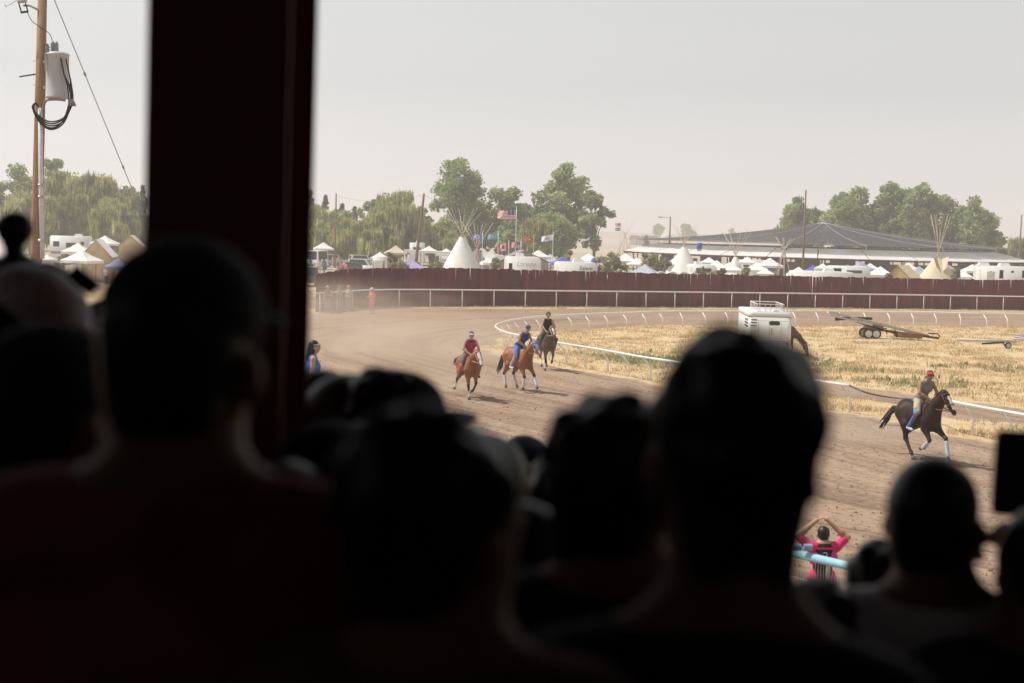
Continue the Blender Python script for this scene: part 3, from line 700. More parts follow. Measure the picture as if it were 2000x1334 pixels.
# ------------------------------------------------------------------ the racing horses and riders
bay = mat('coat_chestnut', (0.26, 0.095, 0.036), 0.5, 0.34, 3.5, spec=0.3)
bay2 = mat('coat_bay', (0.27, 0.105, 0.042), 0.5, 0.36, 3.5, spec=0.3)
dbay = mat('coat_dark_bay', (0.085, 0.042, 0.024), 0.5, 0.36, 3.5, spec=0.3)
dbrown = mat('coat_dark_brown', (0.028, 0.012, 0.008), 0.55, 0.5, 4, spec=0.22)
pts = mat('dark_points', (0.03, 0.02, 0.016), 0.5, 0.2, 6)
leather = mat('brown_leather', (0.16, 0.07, 0.04), 0.5); redl = mat('red_leather', (0.42, 0.09, 0.06), 0.5); palel = mat('pale_strap', (0.55, 0.42, 0.4), 0.6)
wrapb = mat('pale_blue_wrap', (0.42, 0.52, 0.68), 0.85); wrapw = mat('lilac_white_wrap', (0.62, 0.62, 0.72), 0.85)

def HEAD(dx, dy): return math.atan2(-dx, dy)                 # z rotation that turns +Y to the heading
def ride_pose(lean=0.18, yaw=0.0, hands=V3(0, .46, 1.62), legf=.2, sc_=1.0, seat=1.52):
    J = stand_pose(1.72); z = seat
    J.update(pel=V3(0, .02, z+.1), chest=V3(0, .02+lean*.9, z+.40), neck=V3(0, .02+lean*1.45, z+.58), head=V3(0, .08+lean*1.75, z+.74), yaw=yaw, pitch=-.12,
             lsh=V3(-.18, .02+lean*1.25, z+.53), rsh=V3(.18, .02+lean*1.25, z+.53), lel=V3(-.27, .2+lean*.7, z+.28), rel=V3(.27, .2+lean*.7, z+.28),
             lwr=hands+V3(-.06, 0, 0), rwr=hands+V3(.06, 0, 0), lhip=V3(-.11, .03, z+.06), rhip=V3(.11, .03, z+.06),
             lkn=V3(-.33, .03+legf*1.5, z-.24), rkn=V3(.33, .03+legf*1.5, z-.24), lan=V3(-.34, legf*.3-.06, z-.62), ran=V3(.34, legf*.3-.06, z-.62), toe=V3(0, .15, -.06))
    return J
# right-hand leader: dark brown horse
p = G(1793, 899)
rz = HEAD(.33, -.94); hl = (p.x, p.y, 0)
legs4 = dict(fr=((.15, .45, .90), (.14, .66, .62), (.14, .44, .40), (.14, .30, .36)), fl=((-.15, .56, .90), (-.16, .92, .70), (-.16, 1.03, .34), (-.16, 1.07, .12)),
             hr=((.17, -.34, .90), (.13, -.42, .52), (.11, -.14, .17), (.11, -.06, .05)), hl=((-.17, -.44, .92), (-.13, -.78, .60), (-.13, -.62, .26), (-.12, -.5, .14)))
horse('dark brown galloping horse with a white blaze, nearest the camera on the right', hl, rz, dbrown, pts, legs4, 1.0, headpos=V3(-.12, 1.27, 1.40), poll=V3(-.03, .96, 1.86), wraps=wrapb, wrapset=('fr', 'fl'), blaze='narrow', bridle=leather,
      tailpts=[(0, -.95, 1.27), (.02, -1.2, 1.2), (.12, -1.36, .98), (.2, -1.42, .68)], group='galloping race horses', vox=.018)
r = person('rider in grey vest, red bandana and khaki shorts on the dark brown horse', ride_pose(.16, R(-12), V3(0, .46, 1.66)), cloth('grey_vest', (0.2, 0.21, 0.22)), khaki, None, 'race riders', hl, rz, 'ponytail', 'bandana', cloth('red_bandana', (0.55, 0.05, 0.05)), 'none', 'short', .014, shoes=cloth('pale_blue_shoe', (0.45, 0.6, 0.72)), socks=cloth('blue_sock', (0.12, 0.17, 0.36)), glasses=True)
[sdf_obj('knee_band', [C((q*.31, .27, 1.36), (q*.335, .31, 1.29), .075, .072)], [cloth('knee_blue', (0.12, 0.3, 0.5))], .014, .01, r) for q in (1, -1)]
# chestnut, head on
p = G(914, 778); rz = HEAD(.26, -.96); hl = (p.x, p.y, 0)
legs1 = dict(fr=((.13, .44, .88), (.12, .52, .50), (.08, .50, .16), (.08, .52, .05)), fl=((-.13, .48, .90), (-.12, .66, .60), (-.08, .46, .36), (-.06, .36, .30)),
             hr=((.17, -.42, .92), (.2, -.85, .62), (.24, -.98, .34), (.25, -1.06, .25)), hl=((-.17, -.4, .92), (-.13, -.62, .55), (-.1, -.34, .25), (-.1, -.24, .17)))
horse('chestnut galloping horse with a wide white face, leftmost of the trailing three', hl, rz, bay, pts, legs1, .96, headpos=V3(-.14, 1.3, 1.32), poll=V3(-.05, 1.0, 1.74), socks=('fr', 'hr'), blaze='wide', bridle=palel, mane=bay,
      tailpts=[(0, -.95, 1.27), (.05, -1.2, 1.32), (.12, -1.45, 1.25), (.15, -1.6, 1.1)], tail=pts, group='galloping race horses', vox=.018)
person('rider in maroon vest and white headband on the chestnut horse', ride_pose(.13, R(6), V3(0, .44, 1.52), seat=1.42), [cloth('maroon_vest', (0.36, 0.035, 0.08)), cloth('vest_black', (0.03, 0.02, 0.03))], cloth('grey_shorts', (0.1, 0.11, 0.13)), skin_l, 'race riders', hl, rz, 'short', 'headband', cloth('white_band', (0.62, 0.72, 0.76)), 'none', 'short', .014, shoes=cloth('shoe_black', (0.04, 0.03, 0.03)), socks=cloth('pink_sock', (0.55, 0.16, 0.2)))
# bay with blinker hood
p = G(1012, 764); rz = HEAD(.5, -.86); hl = (p.x, p.y, 0.03)
legs2 = dict(fr=((.15, .48, .88), (.14, .66, .56), (.14, .60, .24), (.14, .58, .12)), fl=((-.15, .55, .9), (-.15, .86, .62), (-.15, 1.0, .30), (-.15, 1.08, .2)),
             hr=((.17, -.42, .92), (.14, -.82, .55), (.13, -.72, .2), (.13, -.66, .07)), hl=((-.17, -.36, .92), (-.13, -.6, .56), (-.12, -.36, .22), (-.12, -.28, .1)))
hood = [cloth('hood_blue', (0.2, 0.28, 0.5)), cloth('hood_cup_red', (0.35, 0.05, 0.05)), cloth('hood_white', (0.7, 0.72, 0.78))]
horse('bay galloping horse in a blue blinker hood and pale leg wraps', hl, rz, bay2, pts, legs2, .98, headpos=V3(-.08, 1.34, 1.40), poll=V3(-.03, 1.0, 1.8), wraps=wrapw, wrapset=('fr', 'fl', 'hr', 'hl'), blaze='narrow', hood=hood, bridle=redl,
      tailpts=[(0, -.95, 1.27), (.02, -1.12, 1.15), (.05, -1.2, .86), (.14, -1.3, .55)], group='galloping race horses', vox=.018)
person('rider in blue and yellow shirt and blue cap on the hooded bay horse', ride_pose(.28, R(-18), V3(0, .5, 1.6), seat=1.5), [cloth('shirt_blue', (0.035, 0.07, 0.22)), cloth('shirt_navy', (0.02, 0.03, 0.1))], cloth('shorts_blue', (0.09, 0.2, 0.5)), skin_l, 'race riders', hl, rz, 'ponytail', 'cap_back', cloth('cap_blue_grey', (0.1, 0.12, 0.22)), 'none', 'short', .014, socks=cloth('white_sock', (0.5, 0.55, 0.65)))
# dark bay at the back
p = G(1066, 722); rz = HEAD(.16, -.98); hl = (p.x, p.y, 0)
legs3 = dict(fr=((.14, .45, .9), (.13, .56, .5), (.13, .52, .17), (.13, .54, .05)), fl=((-.15, .52, .92), (-.15, .78, .68), (-.14, .62, .42), (-.14, .54, .36)),
             hr=((.17, -.4, .92), (.13, -.7, .56), (.12, -.45, .24), (.12, -.36, .14)), hl=((-.17, -.42, .92), (-.13, -.78, .58), (-.13, -.62, .25), (-.13, -.55, .12)))
horse('dark bay galloping horse in front of the inner rail, rearmost of the racers', hl, rz, dbay, pts, legs3, .98, headpos=V3(-.06, 1.4, 1.52), poll=V3(-.02, 1.02, 1.84), socks=('fr', 'hr'), bridle=palel, blaze='narrow', group='galloping race horses', vox=.018)
person('rider in black vest with loose dark hair on the dark bay horse', ride_pose(.1, R(-5), V3(0.05, .44, 1.62)), cloth('black_vest', (0.02, 0.018, 0.018)), cloth('dark_trousers', (0.06, 0.07, 0.09)), skin_l, 'race riders', hl, rz, 'fluffy', None, None, 'none', 'long', .014)

# ------------------------------------------------------------------ grazing horse and horse trailer
p = G(1548, 696); rz = HEAD(.93, -.36)
legsG = dict(fr=((.14, .44, .88), (.13, .46, .48), (.13, .42, .15), (.13, .45, .05)), fl=((-.14, .5, .88), (-.13, .56, .48), (-.13, .55, .15), (-.13, .6, .05)),
             hr=((.17, -.45, .92), (.14, -.78, .55), (.14, -.72, .16), (.14, -.68, .05)), hl=((-.17, -.42, .92), (-.13, -.7, .55), (-.13, -.62, .16), (-.13, -.58, .05)))
d = V3(-math.sin(rz), math.cos(rz), 0); gl = p-d*.62
horse('dark bay horse grazing with its head down beside the white trailer', (gl.x, gl.y, 0), rz, mat('coat_grazer', (0.14, 0.066, 0.036), 0.5, 0.4, 4, spec=.5), pts, legsG, 1.0, headpos=V3(.03, 1.36, .12), poll=V3(0, 1.20, .66), tailpts=[(0, -.95, 1.27), (0, -1.05, 1.1), (0, -1.05, .8), (0, -1.02, .5)], vox=.025, bridle=palel)

tw = mat('trailer_white', (0.78, 0.77, 0.76), 0.35, 0.03, 1.5, spec=.5)
tdirty = mat('trailer_dusty_white', (0.42, 0.39, 0.36), 0.6, col2=(0.74, 0.72, 0.7), scale=2.2)
blackr = mat('black_rubber', (0.02, 0.02, 0.02), 0.8); steel = mat('galvanised_steel', (0.45, 0.45, 0.45), 0.45, 0.1, 4, metal=.6)
darkglass = mat('dark_glass', (0.02, 0.022, 0.025), 0.08, 0.05, 2, spec=.6)
p = G(1506, 703); tr = thing('horse_trailer', 'white rounded horse trailer with a dark oval window and a rail rack on top', 'trailer', (p.x, p.y+.6, 0), R(-2.5))
W_, H_, L_ = 2.02, 1.56, 4.6
MB().rbox((0, L_/2, .45+H_/2), (W_, L_, H_), .2, 5, 'z').build('body', tw, tr, True)
MB().rbox((0, L_/2, .45+H_+.06), (W_+.025, L_+.025, .26), .22, 5, 'z').build('roof', tw, tr, True)
MB().rbox((0, L_/2-.0, .66), (W_+.02, L_+.02, .42), .2, 5, 'z').build('dirty_skirt', tdirty, tr, True)
def stadium(cx, cz, w, h_, y, th, n=8):
    P_ = [];
    for sx, a0 in ((1, -90), (-1, 90)):
        for k in range(n+1): a = R(a0+180*k/n); P_.append((cx+sx*(w/2-h_/2)+h_/2*math.cos(a), y, cz+h_/2*math.sin(a)))
    return P_
MB().prism(stadium(.20, 1.68, .52, .2, -.012, 0), (0, -.012, 0)).build('oval_window', darkglass, tr)
MB().tube([(-W_/2, -.02, 1.97), (W_/2, -.02, 1.97)], .018, 6).build('gutter', steel, tr)
sl = MB(); sd_ = MB()
for k in range(3): sd_.box((-W_/2-.012, .9, 1.8-.15*k), (.02, 1.1, .075)); sd_.box((-.76, -.006, 1.82-.14*k), (.28, .016, .05))
sd_.build('vents', darkglass, tr)
for k in range(5): sl.tube([(-.9+.09*k, -.015, .6), (-.9+.09*k, -.015, 1.6)], .012, 5)
sl.build('door_ribs', tdirty, tr)
rk = MB(); z0 = .45+H_+.19
for z in (z0, z0+.36): rk.tube([(-.62, .1, z), (.62, .1, z), (.62, 2.9, z), (-.62, 2.9, z), (-.62, .1, z)], .02, 6)
for x in (-.62, -.5, -.25, 0, .25, .5, .62): rk.tube([(x, .1, z0), (x, .1, z0+.36)], .016, 5)
for y in (.6, 1.2, 1.8, 2.4, 2.9):
    for x in (-.62, .62): rk.tube([(x, y, z0), (x, y, z0+.36)], .016, 5)
rk.build('roof_rack', white, tr)
MB().prism([(.12, .3, z0), (.45, .3, z0), (.38, .3, z0+.1), (.19, .3, z0+.1)], (0, .4, 0)).build('roof_vent', tw, tr)
def wheel(parent, c, r_, w_, rim, ax='x', nm='wheel'):
    a, b_ = (V3(w_/2, 0, 0), V3(0, w_/2, 0))[ax == 'y'], None
    o = MB(); c = V3(*c)
    n_ = 18; prof = [(r_*.62, -w_/2), (r_*.93, -w_/2), (r_, -w_*.3), (r_, w_*.3), (r_*.93, w_/2), (r_*.62, w_/2)]
    def lat(prof_, mm, name, par):
        q = MB().lathe(prof_, (0, 0, 0), n_); Mx = Matrix.Rotation(R(90), 3, 'Y') if ax == 'x' else Matrix.Rotation(R(90), 3, 'X')
        q.v = [tuple((Mx @ Vector(v))+(c if par is parent else V3(0, 0, 0))) for v in q.v]; return q.build(name, mm, par, True)
    wobj = lat(prof, blackr, nm, parent)
    rm = MB().lathe([(r_*.1, -w_*.56), (r_*.6, -w_*.51), (r_*.66, -w_*.54), (r_*.66, w_*.54), (r_*.6, w_*.51), (r_*.1, w_*.56)], (0, 0, 0), n_)
    Mx = Matrix.Rotation(R(90), 3, 'Y') if ax == 'x' else Matrix.Rotation(R(90), 3, 'X')
    rm.v = [tuple((Mx @ Vector(v))+c) for v in rm.v]; rm.build('rim', rim, wobj, True)
    return wobj
for y in (1.9, 2.75):
    for x in (-1.0, 1.0): wheel(tr, (x, y, .36), .36, .22, steel)
sm = MB()
for x in (-.55, -.02, .52): sm.box((x, -.004, 1.15), (.012, .01, 1.1))
for z in (.98, 1.78): sm.box((.02, -.005, z), (1.7, .01, .012))
sm.build('door_seams', mat('seam_grey', (.25, .25, .25), .6), tr)
for x in (-.8, .82): MB().rbox((x, -.012, .72), (.1, .03, .16), .03, 2, 'y').build('tail_light', mat('tail_red', (.3, .02, .02), .3), tr)
MB().box((.08, -.03, 1.3), (.05, .05, .3)).build('door_latch', steel, tr)
MB().tube([(0, L_, .5), (0, L_+1.2, .5)], .05, 6).build('tow_bar', steel, tr)

# ------------------------------------------------------------------ rusty conveyor trailer in the infield
rust = mat('rusty_steel', (0.2, 0.065, 0.03), 0.8, col2=(0.3, 0.12, 0.055), scale=3); dk = mat('dark_frame', (0.05, 0.035, 0.03), 0.8, 0.3, 4); galv = mat('pale_galvanised_sheet', (0.5, 0.47, 0.46), 0.5, 0.12, 2)
A = G(1697, 661); ppm = FPX/A.y
def lp(px, py): q = AT(px, py, A.y); return V3(q.x-A.x, 0, q.z)
def at2(px, py, dy=0.0): q = lp(px, py); q.y = dy; return q
ct = thing('conveyor_trailer', 'rusty tilted trailer with a long pale beam and two spoked wheels in the dry infield', 'trailer', (A.x, A.y, 0))
def beam(nm, a, b, wy, hz_, m_, dy=0.0):
    d_ = b-a; Mx = Matrix((d_.normalized(), V3(0, 1, 0), d_.normalized().cross(V3(0, 1, 0)))).transposed()
    return MB().box((a+b)/2+V3(0, dy, 0), (d_.length, wy, hz_), Mx).build(nm, m_, ct)
a, b = lp(1617, 609), lp(1812, 656); beam('pale_beam', a, b, .5, .16, galv); 
beam('pale_beam', lp(1616, 614), lp(1700, 634), .08, .1, galv, -.5)
MB().tube([at2(1630, 623, -.2), at2(1655, 621, -.2), at2(1705, 623, .3)], [.1, .1, .08], 8).build('drum', dk, ct, True)
beam('hopper', lp(1690, 636), lp(1722, 640), .9, .24, rust); beam('deck', lp(1750, 653), lp(1797, 656), 1.1, .26, rust)
beam('lower_chord', lp(1690, 640), lp(1831, 660), .1, .12, dk, -.3); beam('lower_chord', lp(1668, 627), lp(1750, 652), .1, .1, dk, -.4)
for q in ((1728, 640, 1730, 652), (1745, 643, 1748, 658), (1690, 634, 1672, 626), (1710, 645, 1728, 640), (1790, 658, 1792, 668)): MB().tube([at2(q[0], q[1], -.3), at2(q[2], q[3], -.3)], .035, 5).build('strut', dk, ct)
MB().tube([at2(1775, 662, -.3), at2(1820, 676, -.6)], .05, 5).build('drawbar', rust, ct)
MB().tube([at2(1810, 650, -.35), at2(1828, 651, -.35), at2(1833, 657, -.35)], .04, 5).build('tail_hoop', dk, ct)
for px in (1692, 1707):
    q = lp(px, 655); wheel(ct, (q.x, -.45, .3), .3, .2, mat('pale_rim', (0.62, 0.6, 0.57), 0.6), 'y')
    wheel(ct, (q.x, .6, .3), .3, .2, mat('pale_rim', (0, 0, 0)), 'y')
# irrigation pipes
A = G(1968, 681); it = thing('irrigation_pipe', 'pale irrigation pipe lying low in the dry grass with one small wheel', 'pipe', (A.x, A.y, 0))
MB().tube([at2(1872, 664, .3), at2(1985, 667.5)], .075, 8).build('pipe', galv, it, True)
MB().tube([at2(1920, 672, .2), at2(1958, 669)], .05, 6).build('brace', dk, it); MB().tube([at2(1958, 667, -.06), at2(1962, 676, -.06)], .04, 6).build('leg', dk, it)
q = lp(1968, 677); wheel(it, (q.x, -.1, .18), .18, .1, steel, 'y')
A = G(1999, 672); it = thing('pipe_stack', 'stack of pale pipes on the dry grass at the right edge of the infield', 'pipes', (A.x, A.y, 0))
for k, (x0, y0, x1, y1) in enumerate(((1980, 662, 2040, 665), (1984, 658, 2050, 668), (1990, 654, 2010, 660))): MB().tube([at2(x0, y0, k*.2), at2(x1, y1, k*.2)], .06, 6).build('pipe', galv, it, True)
# ------------------------------------------------------------------ camp beyond the fence
GZ = -0.12
def zpx(px, py, Y): return AT(px, py, Y).z
def mpp(Y): return Y/FPX
canvas = mat('white_canvas', (0.8, 0.79, 0.76), 0.8, 0.05, 1.5); tanc = mat('tan_canvas', (0.55, 0.41, 0.24), 0.85, 0.12, 1.2); creamc = mat('cream_canvas', (0.66, 0.57, 0.41), 0.85, 0.1, 1.0)
bluec = mat('blue_tarp', (0.08, 0.13, 0.4), 0.6, 0.15, 1.5); lav = mat('lavender_fabric', (0.36, 0.34, 0.55), 0.7, 0.12, 1.5); greyc = mat('grey_fabric', (0.3, 0.31, 0.34), 0.7, 0.12, 1.5)
polem = mat('peeled_pole', (.55, .47, .38), 0.85, 0.2, 2); woodp = mat('pole_timber', (0.2, 0.14, 0.1), 0.9, 0.25, 1.5, stretch=(3, 3, .4)); rvw = mat('rv_white', (0.8, 0.8, 0.78), 0.35, 0.03, 0.8, spec=.5)
rvg = mat('rv_grey_trim', (0.3, 0.3, 0.31), 0.4); gl = darkglass; brownm = mat('brown_red_timber', (0.14, 0.05, 0.04), 0.8, 0.2, 2)
def canopy(px, ytop, wpx, Y, m_, label, roof=.33, valance=.25, rz=.2, group='canopy tents in the camp', depth=None, leg=True):
    w_ = wpx*mpp(Y); zt = zpx(px, ytop, Y)-GZ; x = AT(px, ytop, Y).x; d_ = depth or w_*.9
    t = thing('canopy_tent', label, 'tent', (x, Y, GZ), rz, group)
    ze = zt-roof*w_; mb = MB(); h = w_/2; k = d_/2
    mid = [(0, 0, zt)]; c4 = [(-h, -k, ze), (h, -k, ze), (h, k, ze), (-h, k, ze)]; c5 = [(a*1.0, b, ze-valance) for a, b, _ in c4]
    m4 = [(a*.5, b*.5, ze+(zt-ze)*.42) for a, b, _ in c4]
    vs = mid+m4+c4+c5
    fs = [(0, 1, 2), (0, 2, 3), (0, 3, 4), (0, 4, 1)]+[(1+i, 5+i, 5+(i+1) % 4, 1+(i+1) % 4) for i in range(4)]+[(5+i, 9+i, 9+(i+1) % 4, 5+(i+1) % 4) for i in range(4)]
    mb.add(vs, fs); mb.build('canopy_roof', m_, t)
    if leg:
        for a, b, _ in c4: MB().tube([(a*.96, b*.96, 0), (a*.96, b*.96, ze)], .03, 5).build('leg', rvg, t)
    return t
def gable(px, ytop, wpx, Y, m_front, m_roof, label, pitch=.42, depth=4.0, rz=.15, wall=True, cat='tent', group='tents in the camp'):
    w_ = wpx*mpp(Y); zt = zpx(px, ytop, Y)-GZ; x = AT(px, ytop, Y).x; ze = max(.3, zt-w_*pitch); h = w_/2; k = depth/2
    t = thing('wall_tent', label, cat, (x, Y, GZ), rz, group)
    MB().prism([(-h*.93, -k*.97, 0), (h*.93, -k*.97, 0), (h*.93, -k*.97, ze), (0, -k*.97, zt-.05), (-h*.93, -k*.97, ze)], (0, depth*.95, 0)).build('tent_wall', m_front, t)
    mb = MB()
    for s in (-1, 1): mb.prism([(s*h*1.06, -k, ze-.06*w_*pitch), (0, -k, zt), (0, -k, zt+.05), (s*h*1.06, -k, ze-.06*w_*pitch+.06)], (0, depth, 0))
    mb.build('tent_roof', m_roof, t)
    MB().box((0, -k*.97-.01, ze*.42), (.05, .02, ze*.84)).build('door_seam', brownm, t)
    return t
def dome(px, ytop, wpx, Y, m_, label, m2=None, squash=1.0):
    r_ = wpx*mpp(Y)/2; zt = zpx(px, ytop, Y)-GZ; x = AT(px, ytop, Y).x
    t = thing('dome_tent', label, 'tent', (x, Y, GZ), random.uniform(-.4, .4), 'dome tents in the camp')
    mb = MB(); prof = [(r_*math.cos(a)**.8, zt*math.sin(a)) for a in [R(k*11.25) for k in range(8)]]+[(.05, zt)]
    mb.lathe(prof, n=10); mb.build('tent_shell', m_, t, True)
    q = MB().lathe([(r_*1.02, 0), (r_*1.03, zt*.22), (r_*.99, zt*.24)], n=10); q.build('skirt', m2 or m_, t, True)
    return t
def rv(pl, pr, ytop, Y, label, depth=2.5, rz=0.0, wins=((.2, .62, .16, .2), (.55, .62, .2, .2), (.8, .62, .12, .2)), stripe=None, ac=(.35,), door=None, text=None, tcol=None, rnd=.35, name='camper_trailer', axis='y', group='campers parked in the camp', tx=None, tsize=.16, wv=.42):
    w_ = (pr-pl)*mpp(Y); zt = zpx((pl+pr)/2, ytop, Y)-GZ; x = AT((pl+pr)/2, ytop, Y).x; b0 = .55; H_ = zt-b0
    t = thing(name, label, 'camper', (x, Y, GZ), rz, group)
    MB().rbox((0, depth/2, b0+H_/2), (w_, depth, H_), min(rnd, w_*.2, H_*.3), 5, axis).build('body', rvw, t, True)
    for (u, v, a, b) in wins: MB().box(((u-.5)*w_, -.015, b0+v*H_), (a*w_, .03, b*H_)).build('window', gl, t)
    if stripe is not None: MB().box((0, -.012, b0+.3*H_), (w_*.94, .018, .1*H_)).build('stripe', stripe, t)
    for u in ac: MB().box(((u-.5)*w_, depth/2, zt+.14), (min(1.0, w_*.25), .9, .3), None, .75).build('roof_unit', rvw, t)
    if door: MB().box(((door-.5)*w_, -.02, b0+.45*H_), (.7, .035, .8*H_)).build('door', rvw, t)
    for u in (-.18, .02):
        wheel(t, (u*w_, .1, .36), .36, .24, steel, 'y'); wheel(t, (u*w_, depth-.1, .36), .36, .24, steel, 'y')
    if text:
        cu = bpy.data.curves.new('lettering', 'FONT'); cu.body = text; cu.size = H_*tsize*1.6; cu.align_x = 'CENTER'; cu.extrude = .004; cu.shear = .25
        o = bpy.data.objects.new('tmp', cu); me = bpy.data.meshes.new_from_object(o); bpy.data.objects.remove(o); me.materials.append(tcol)
        o = bpy.data.objects.new('lettering', me); COL.objects.link(o); o.parent = t; o.rotation_euler = (R(90), 0, 0); o.location = (((tx or .55)-.5)*w_, -.03, b0+wv*H_)
    return t
def vehicle(px, ytop, wpx, Y, col, label, kind='suv', rz=0.0, cat='car'):
    """cars, pickups and vans: local +y is the front; built to real size and turned to rz"""
    Y = (CAMH-GZ-{'van': 2.5, 'suv': 1.78, 'pickup': 1.9, 'car': 1.45}[kind])*FPX/(ytop-HOR(px)); x = AT(px, ytop, Y).x
    t = thing({'van': 'parked_van', 'pickup': 'pickup_truck'}.get(kind, 'parked_car'), label, cat, (x, Y, GZ), rz, 'vehicles parked in the camp')
    m_ = mat('paint_'+col, {'white': (.78, .78, .77), 'red': (.3, .03, .04), 'dark': (.03, .035, .04), 'silver': (.45, .47, .5)}[col], .3, .03, 1, spec=.6)
    L, W, Hh = {'van': (5.6, 2.0, 2.5), 'suv': (4.8, 1.9, 1.78), 'pickup': (5.6, 2.0, 1.9), 'car': (4.6, 1.8, 1.45)}[kind]
    hh = L/2; zb = .38; bel = {'van': 1.25, 'suv': 1.0, 'pickup': 1.1, 'car': .9}[kind]
    MB().rbox((0, 0, (zb+bel)/2), (W, L, bel-zb), .16, 4, 'z').build('body', m_, t, True)
    fr, bk = {'van': (.9, 1.0), 'suv': (.28, .96), 'pickup': (.3, -.1), 'car': (.3, .75)}[kind]
    y1, y0 = hh*fr, -hh*bk
    rf1 = y1-(.55 if kind != 'van' else .45); rf0 = y0+(.25 if kind in ('suv', 'car') else .1)
    v = [(-W/2*.97, y0, bel), (W/2*.97, y0, bel), (W/2*.97, y1, bel), (-W/2*.97, y1, bel), (-W/2*.85, rf0, Hh), (W/2*.85, rf0, Hh), (W/2*.85, rf1, Hh), (-W/2*.85, rf1, Hh)]
    MB().add(v, [(0, 3, 2, 1), (4, 5, 6, 7), (0, 1, 5, 4), (1, 2, 6, 5), (2, 3, 7, 6), (3, 0, 4, 7)]).build('cabin', m_, t)
    def pane(a, b, c, d, nm):
        P_ = [V3(*v[i]) for i in (a, b, c, d)]; c0 = sum(P_, V3(0, 0, 0))/4; n_ = (P_[1]-P_[0]).cross(P_[2]-P_[0]).normalized()
        if n_.dot(c0-V3(0, (y0+y1)/2, (bel+Hh)/2)) < 0: n_ = -n_
        Q = [c0+(p_-c0)*.84 for p_ in P_]; MB().prism([q+n_*.004 for q in Q], n_*.008).build(nm, gl, t)
    pane(2, 3, 7, 6, 'windscreen'); pane(0, 1, 5, 4, 'rear_window'); pane(1, 2, 6, 5, 'side_window'); pane(3, 0, 4, 7, 'side_window')
    for sx in (-1, 1):
        for y in (hh*.62, -hh*.6): wheel(t, (sx*(W/2-.1), y, .36), .36, .24, steel, 'x')
        MB().box((sx*W*.36, hh+.005, .78), (.34, .03, .16)).build('headlight', steel, t); MB().box((sx*W*.42, -hh-.005, .85), (.16, .03, .22)).build('tail_light', mat('tail_red', (.3, .02, .02), .3), t)
    MB().box((0, hh+.005, .62), (W*.5, .025, .26)).build('grille', gl, t)
    return t
def tipi(px, yapex, Y, Rb, ypole, m_, label, npoles=10, spread=.55, flap=None, cover=True, rz=0.0, zcov=None, group='tipis in the camp'):
    a = AT(px, yapex, Y); za = a.z-GZ; zp = zpx(px, ypole, Y)-GZ
    t = thing('tipi', label, 'tipi', (a.x, Y, GZ), rz, group)
    rnd = random.Random(int(px))
    for k in range(npoles):
        an = 2*math.pi*(k+.3)/npoles+rnd.uniform(-.1, .1); zt = zp-rnd.uniform(0, .18)*(zp-za); lo = V3(math.cos(an)*Rb*.98, math.sin(an)*Rb*.98, 0); ap = V3(math.cos(an+.6)*.07, math.sin(an+.6)*.07, za)
        d_ = (ap-lo); hi = ap+V3(d_.x*spread*1.0, d_.y*spread*1.0, (zt-za))*1.0
        MB().tube([lo*.985, ap, hi], [.05, .035, .018], 5).build('pole', polem, t, True)
    if cover:
        zc = zcov or za*.96; n_ = 26; vs = []; fs = []
        rows = 7
        for i in range(rows):
            f = i/(rows-1); z = .05+(zc-.05)*f; r_ = Rb*(1-f*zc/za*1.0)+.11+.05*f
            for k in range(n_):
                an = 2*math.pi*k/n_; rr = r_*(1-.025*(1-f)*(k % 2)*1.0); vs.append((rr*math.cos(an), rr*math.sin(an), z))
        for i in range(rows-1):
            for k in range(n_): fs.append((i*n_+k, i*n_+(k+1) % n_, (i+1)*n_+(k+1) % n_, (i+1)*n_+k))
        MB().add(vs, fs).build('cover', m_, t, True)
        if flap:
            for s in (-1, 1):
                b = V3(s*.12, -Rb*(1-zc*.72/za)-.2, zc*.72); c = V3(s*.15, -.35, zc*.99); d_ = V3(s*.75, -.85, zc*1.06); e = V3(s*.5, -Rb*(1-zc*.8/za)-.4, zc*.82)
                MB().prism([b, c, d_, e], (0, -.02, 0)).build('smoke_flap', m_ if s > 0 else flap, t)
    return t
# --- tipis
tipi(903, 459, 150, 2.85, 404, canvas, 'large white canvas tipi, leftmost along the maroon fence', 8, .72)
tipi(932, 486, 178, 2.3, 433, mat('brown_canvas', (.3, .24, .2), .9), 'dull brown tipi top half hidden behind the large white tipi', 9, .9)
tipi(1336, 480, 190, 2.75, 436, canvas, 'mid-sized cream white tipi below the grey roof, right of the lamp post', 11, .62)
tipi(1437, 500, 185, 1.7, 444, canvas, 'small slack white tipi with tall bare poles among white tents', 9, 1.2)
tipi(1531, 489, 150, 1.55, 462, canvas, 'bare tipi pole frame without a cover beside the white canopies', 7, .75, cover=False)
tipi(1833, 497, 142, 3.3, 416, creamc, 'cream tan tipi with open brown smoke flaps close behind the fence', 9, .32, flap=tanc, zcov=4.15)
tipi(1221, 462, 330, 2.6, 428, canvas, 'far pale tipi poles beside the small far flag', 9, .9, cover=False)
tipi(8, 440, 140, 2.9, 368, canvas, 'tipi poles at the left edge behind the timber power pole', 9, .8)
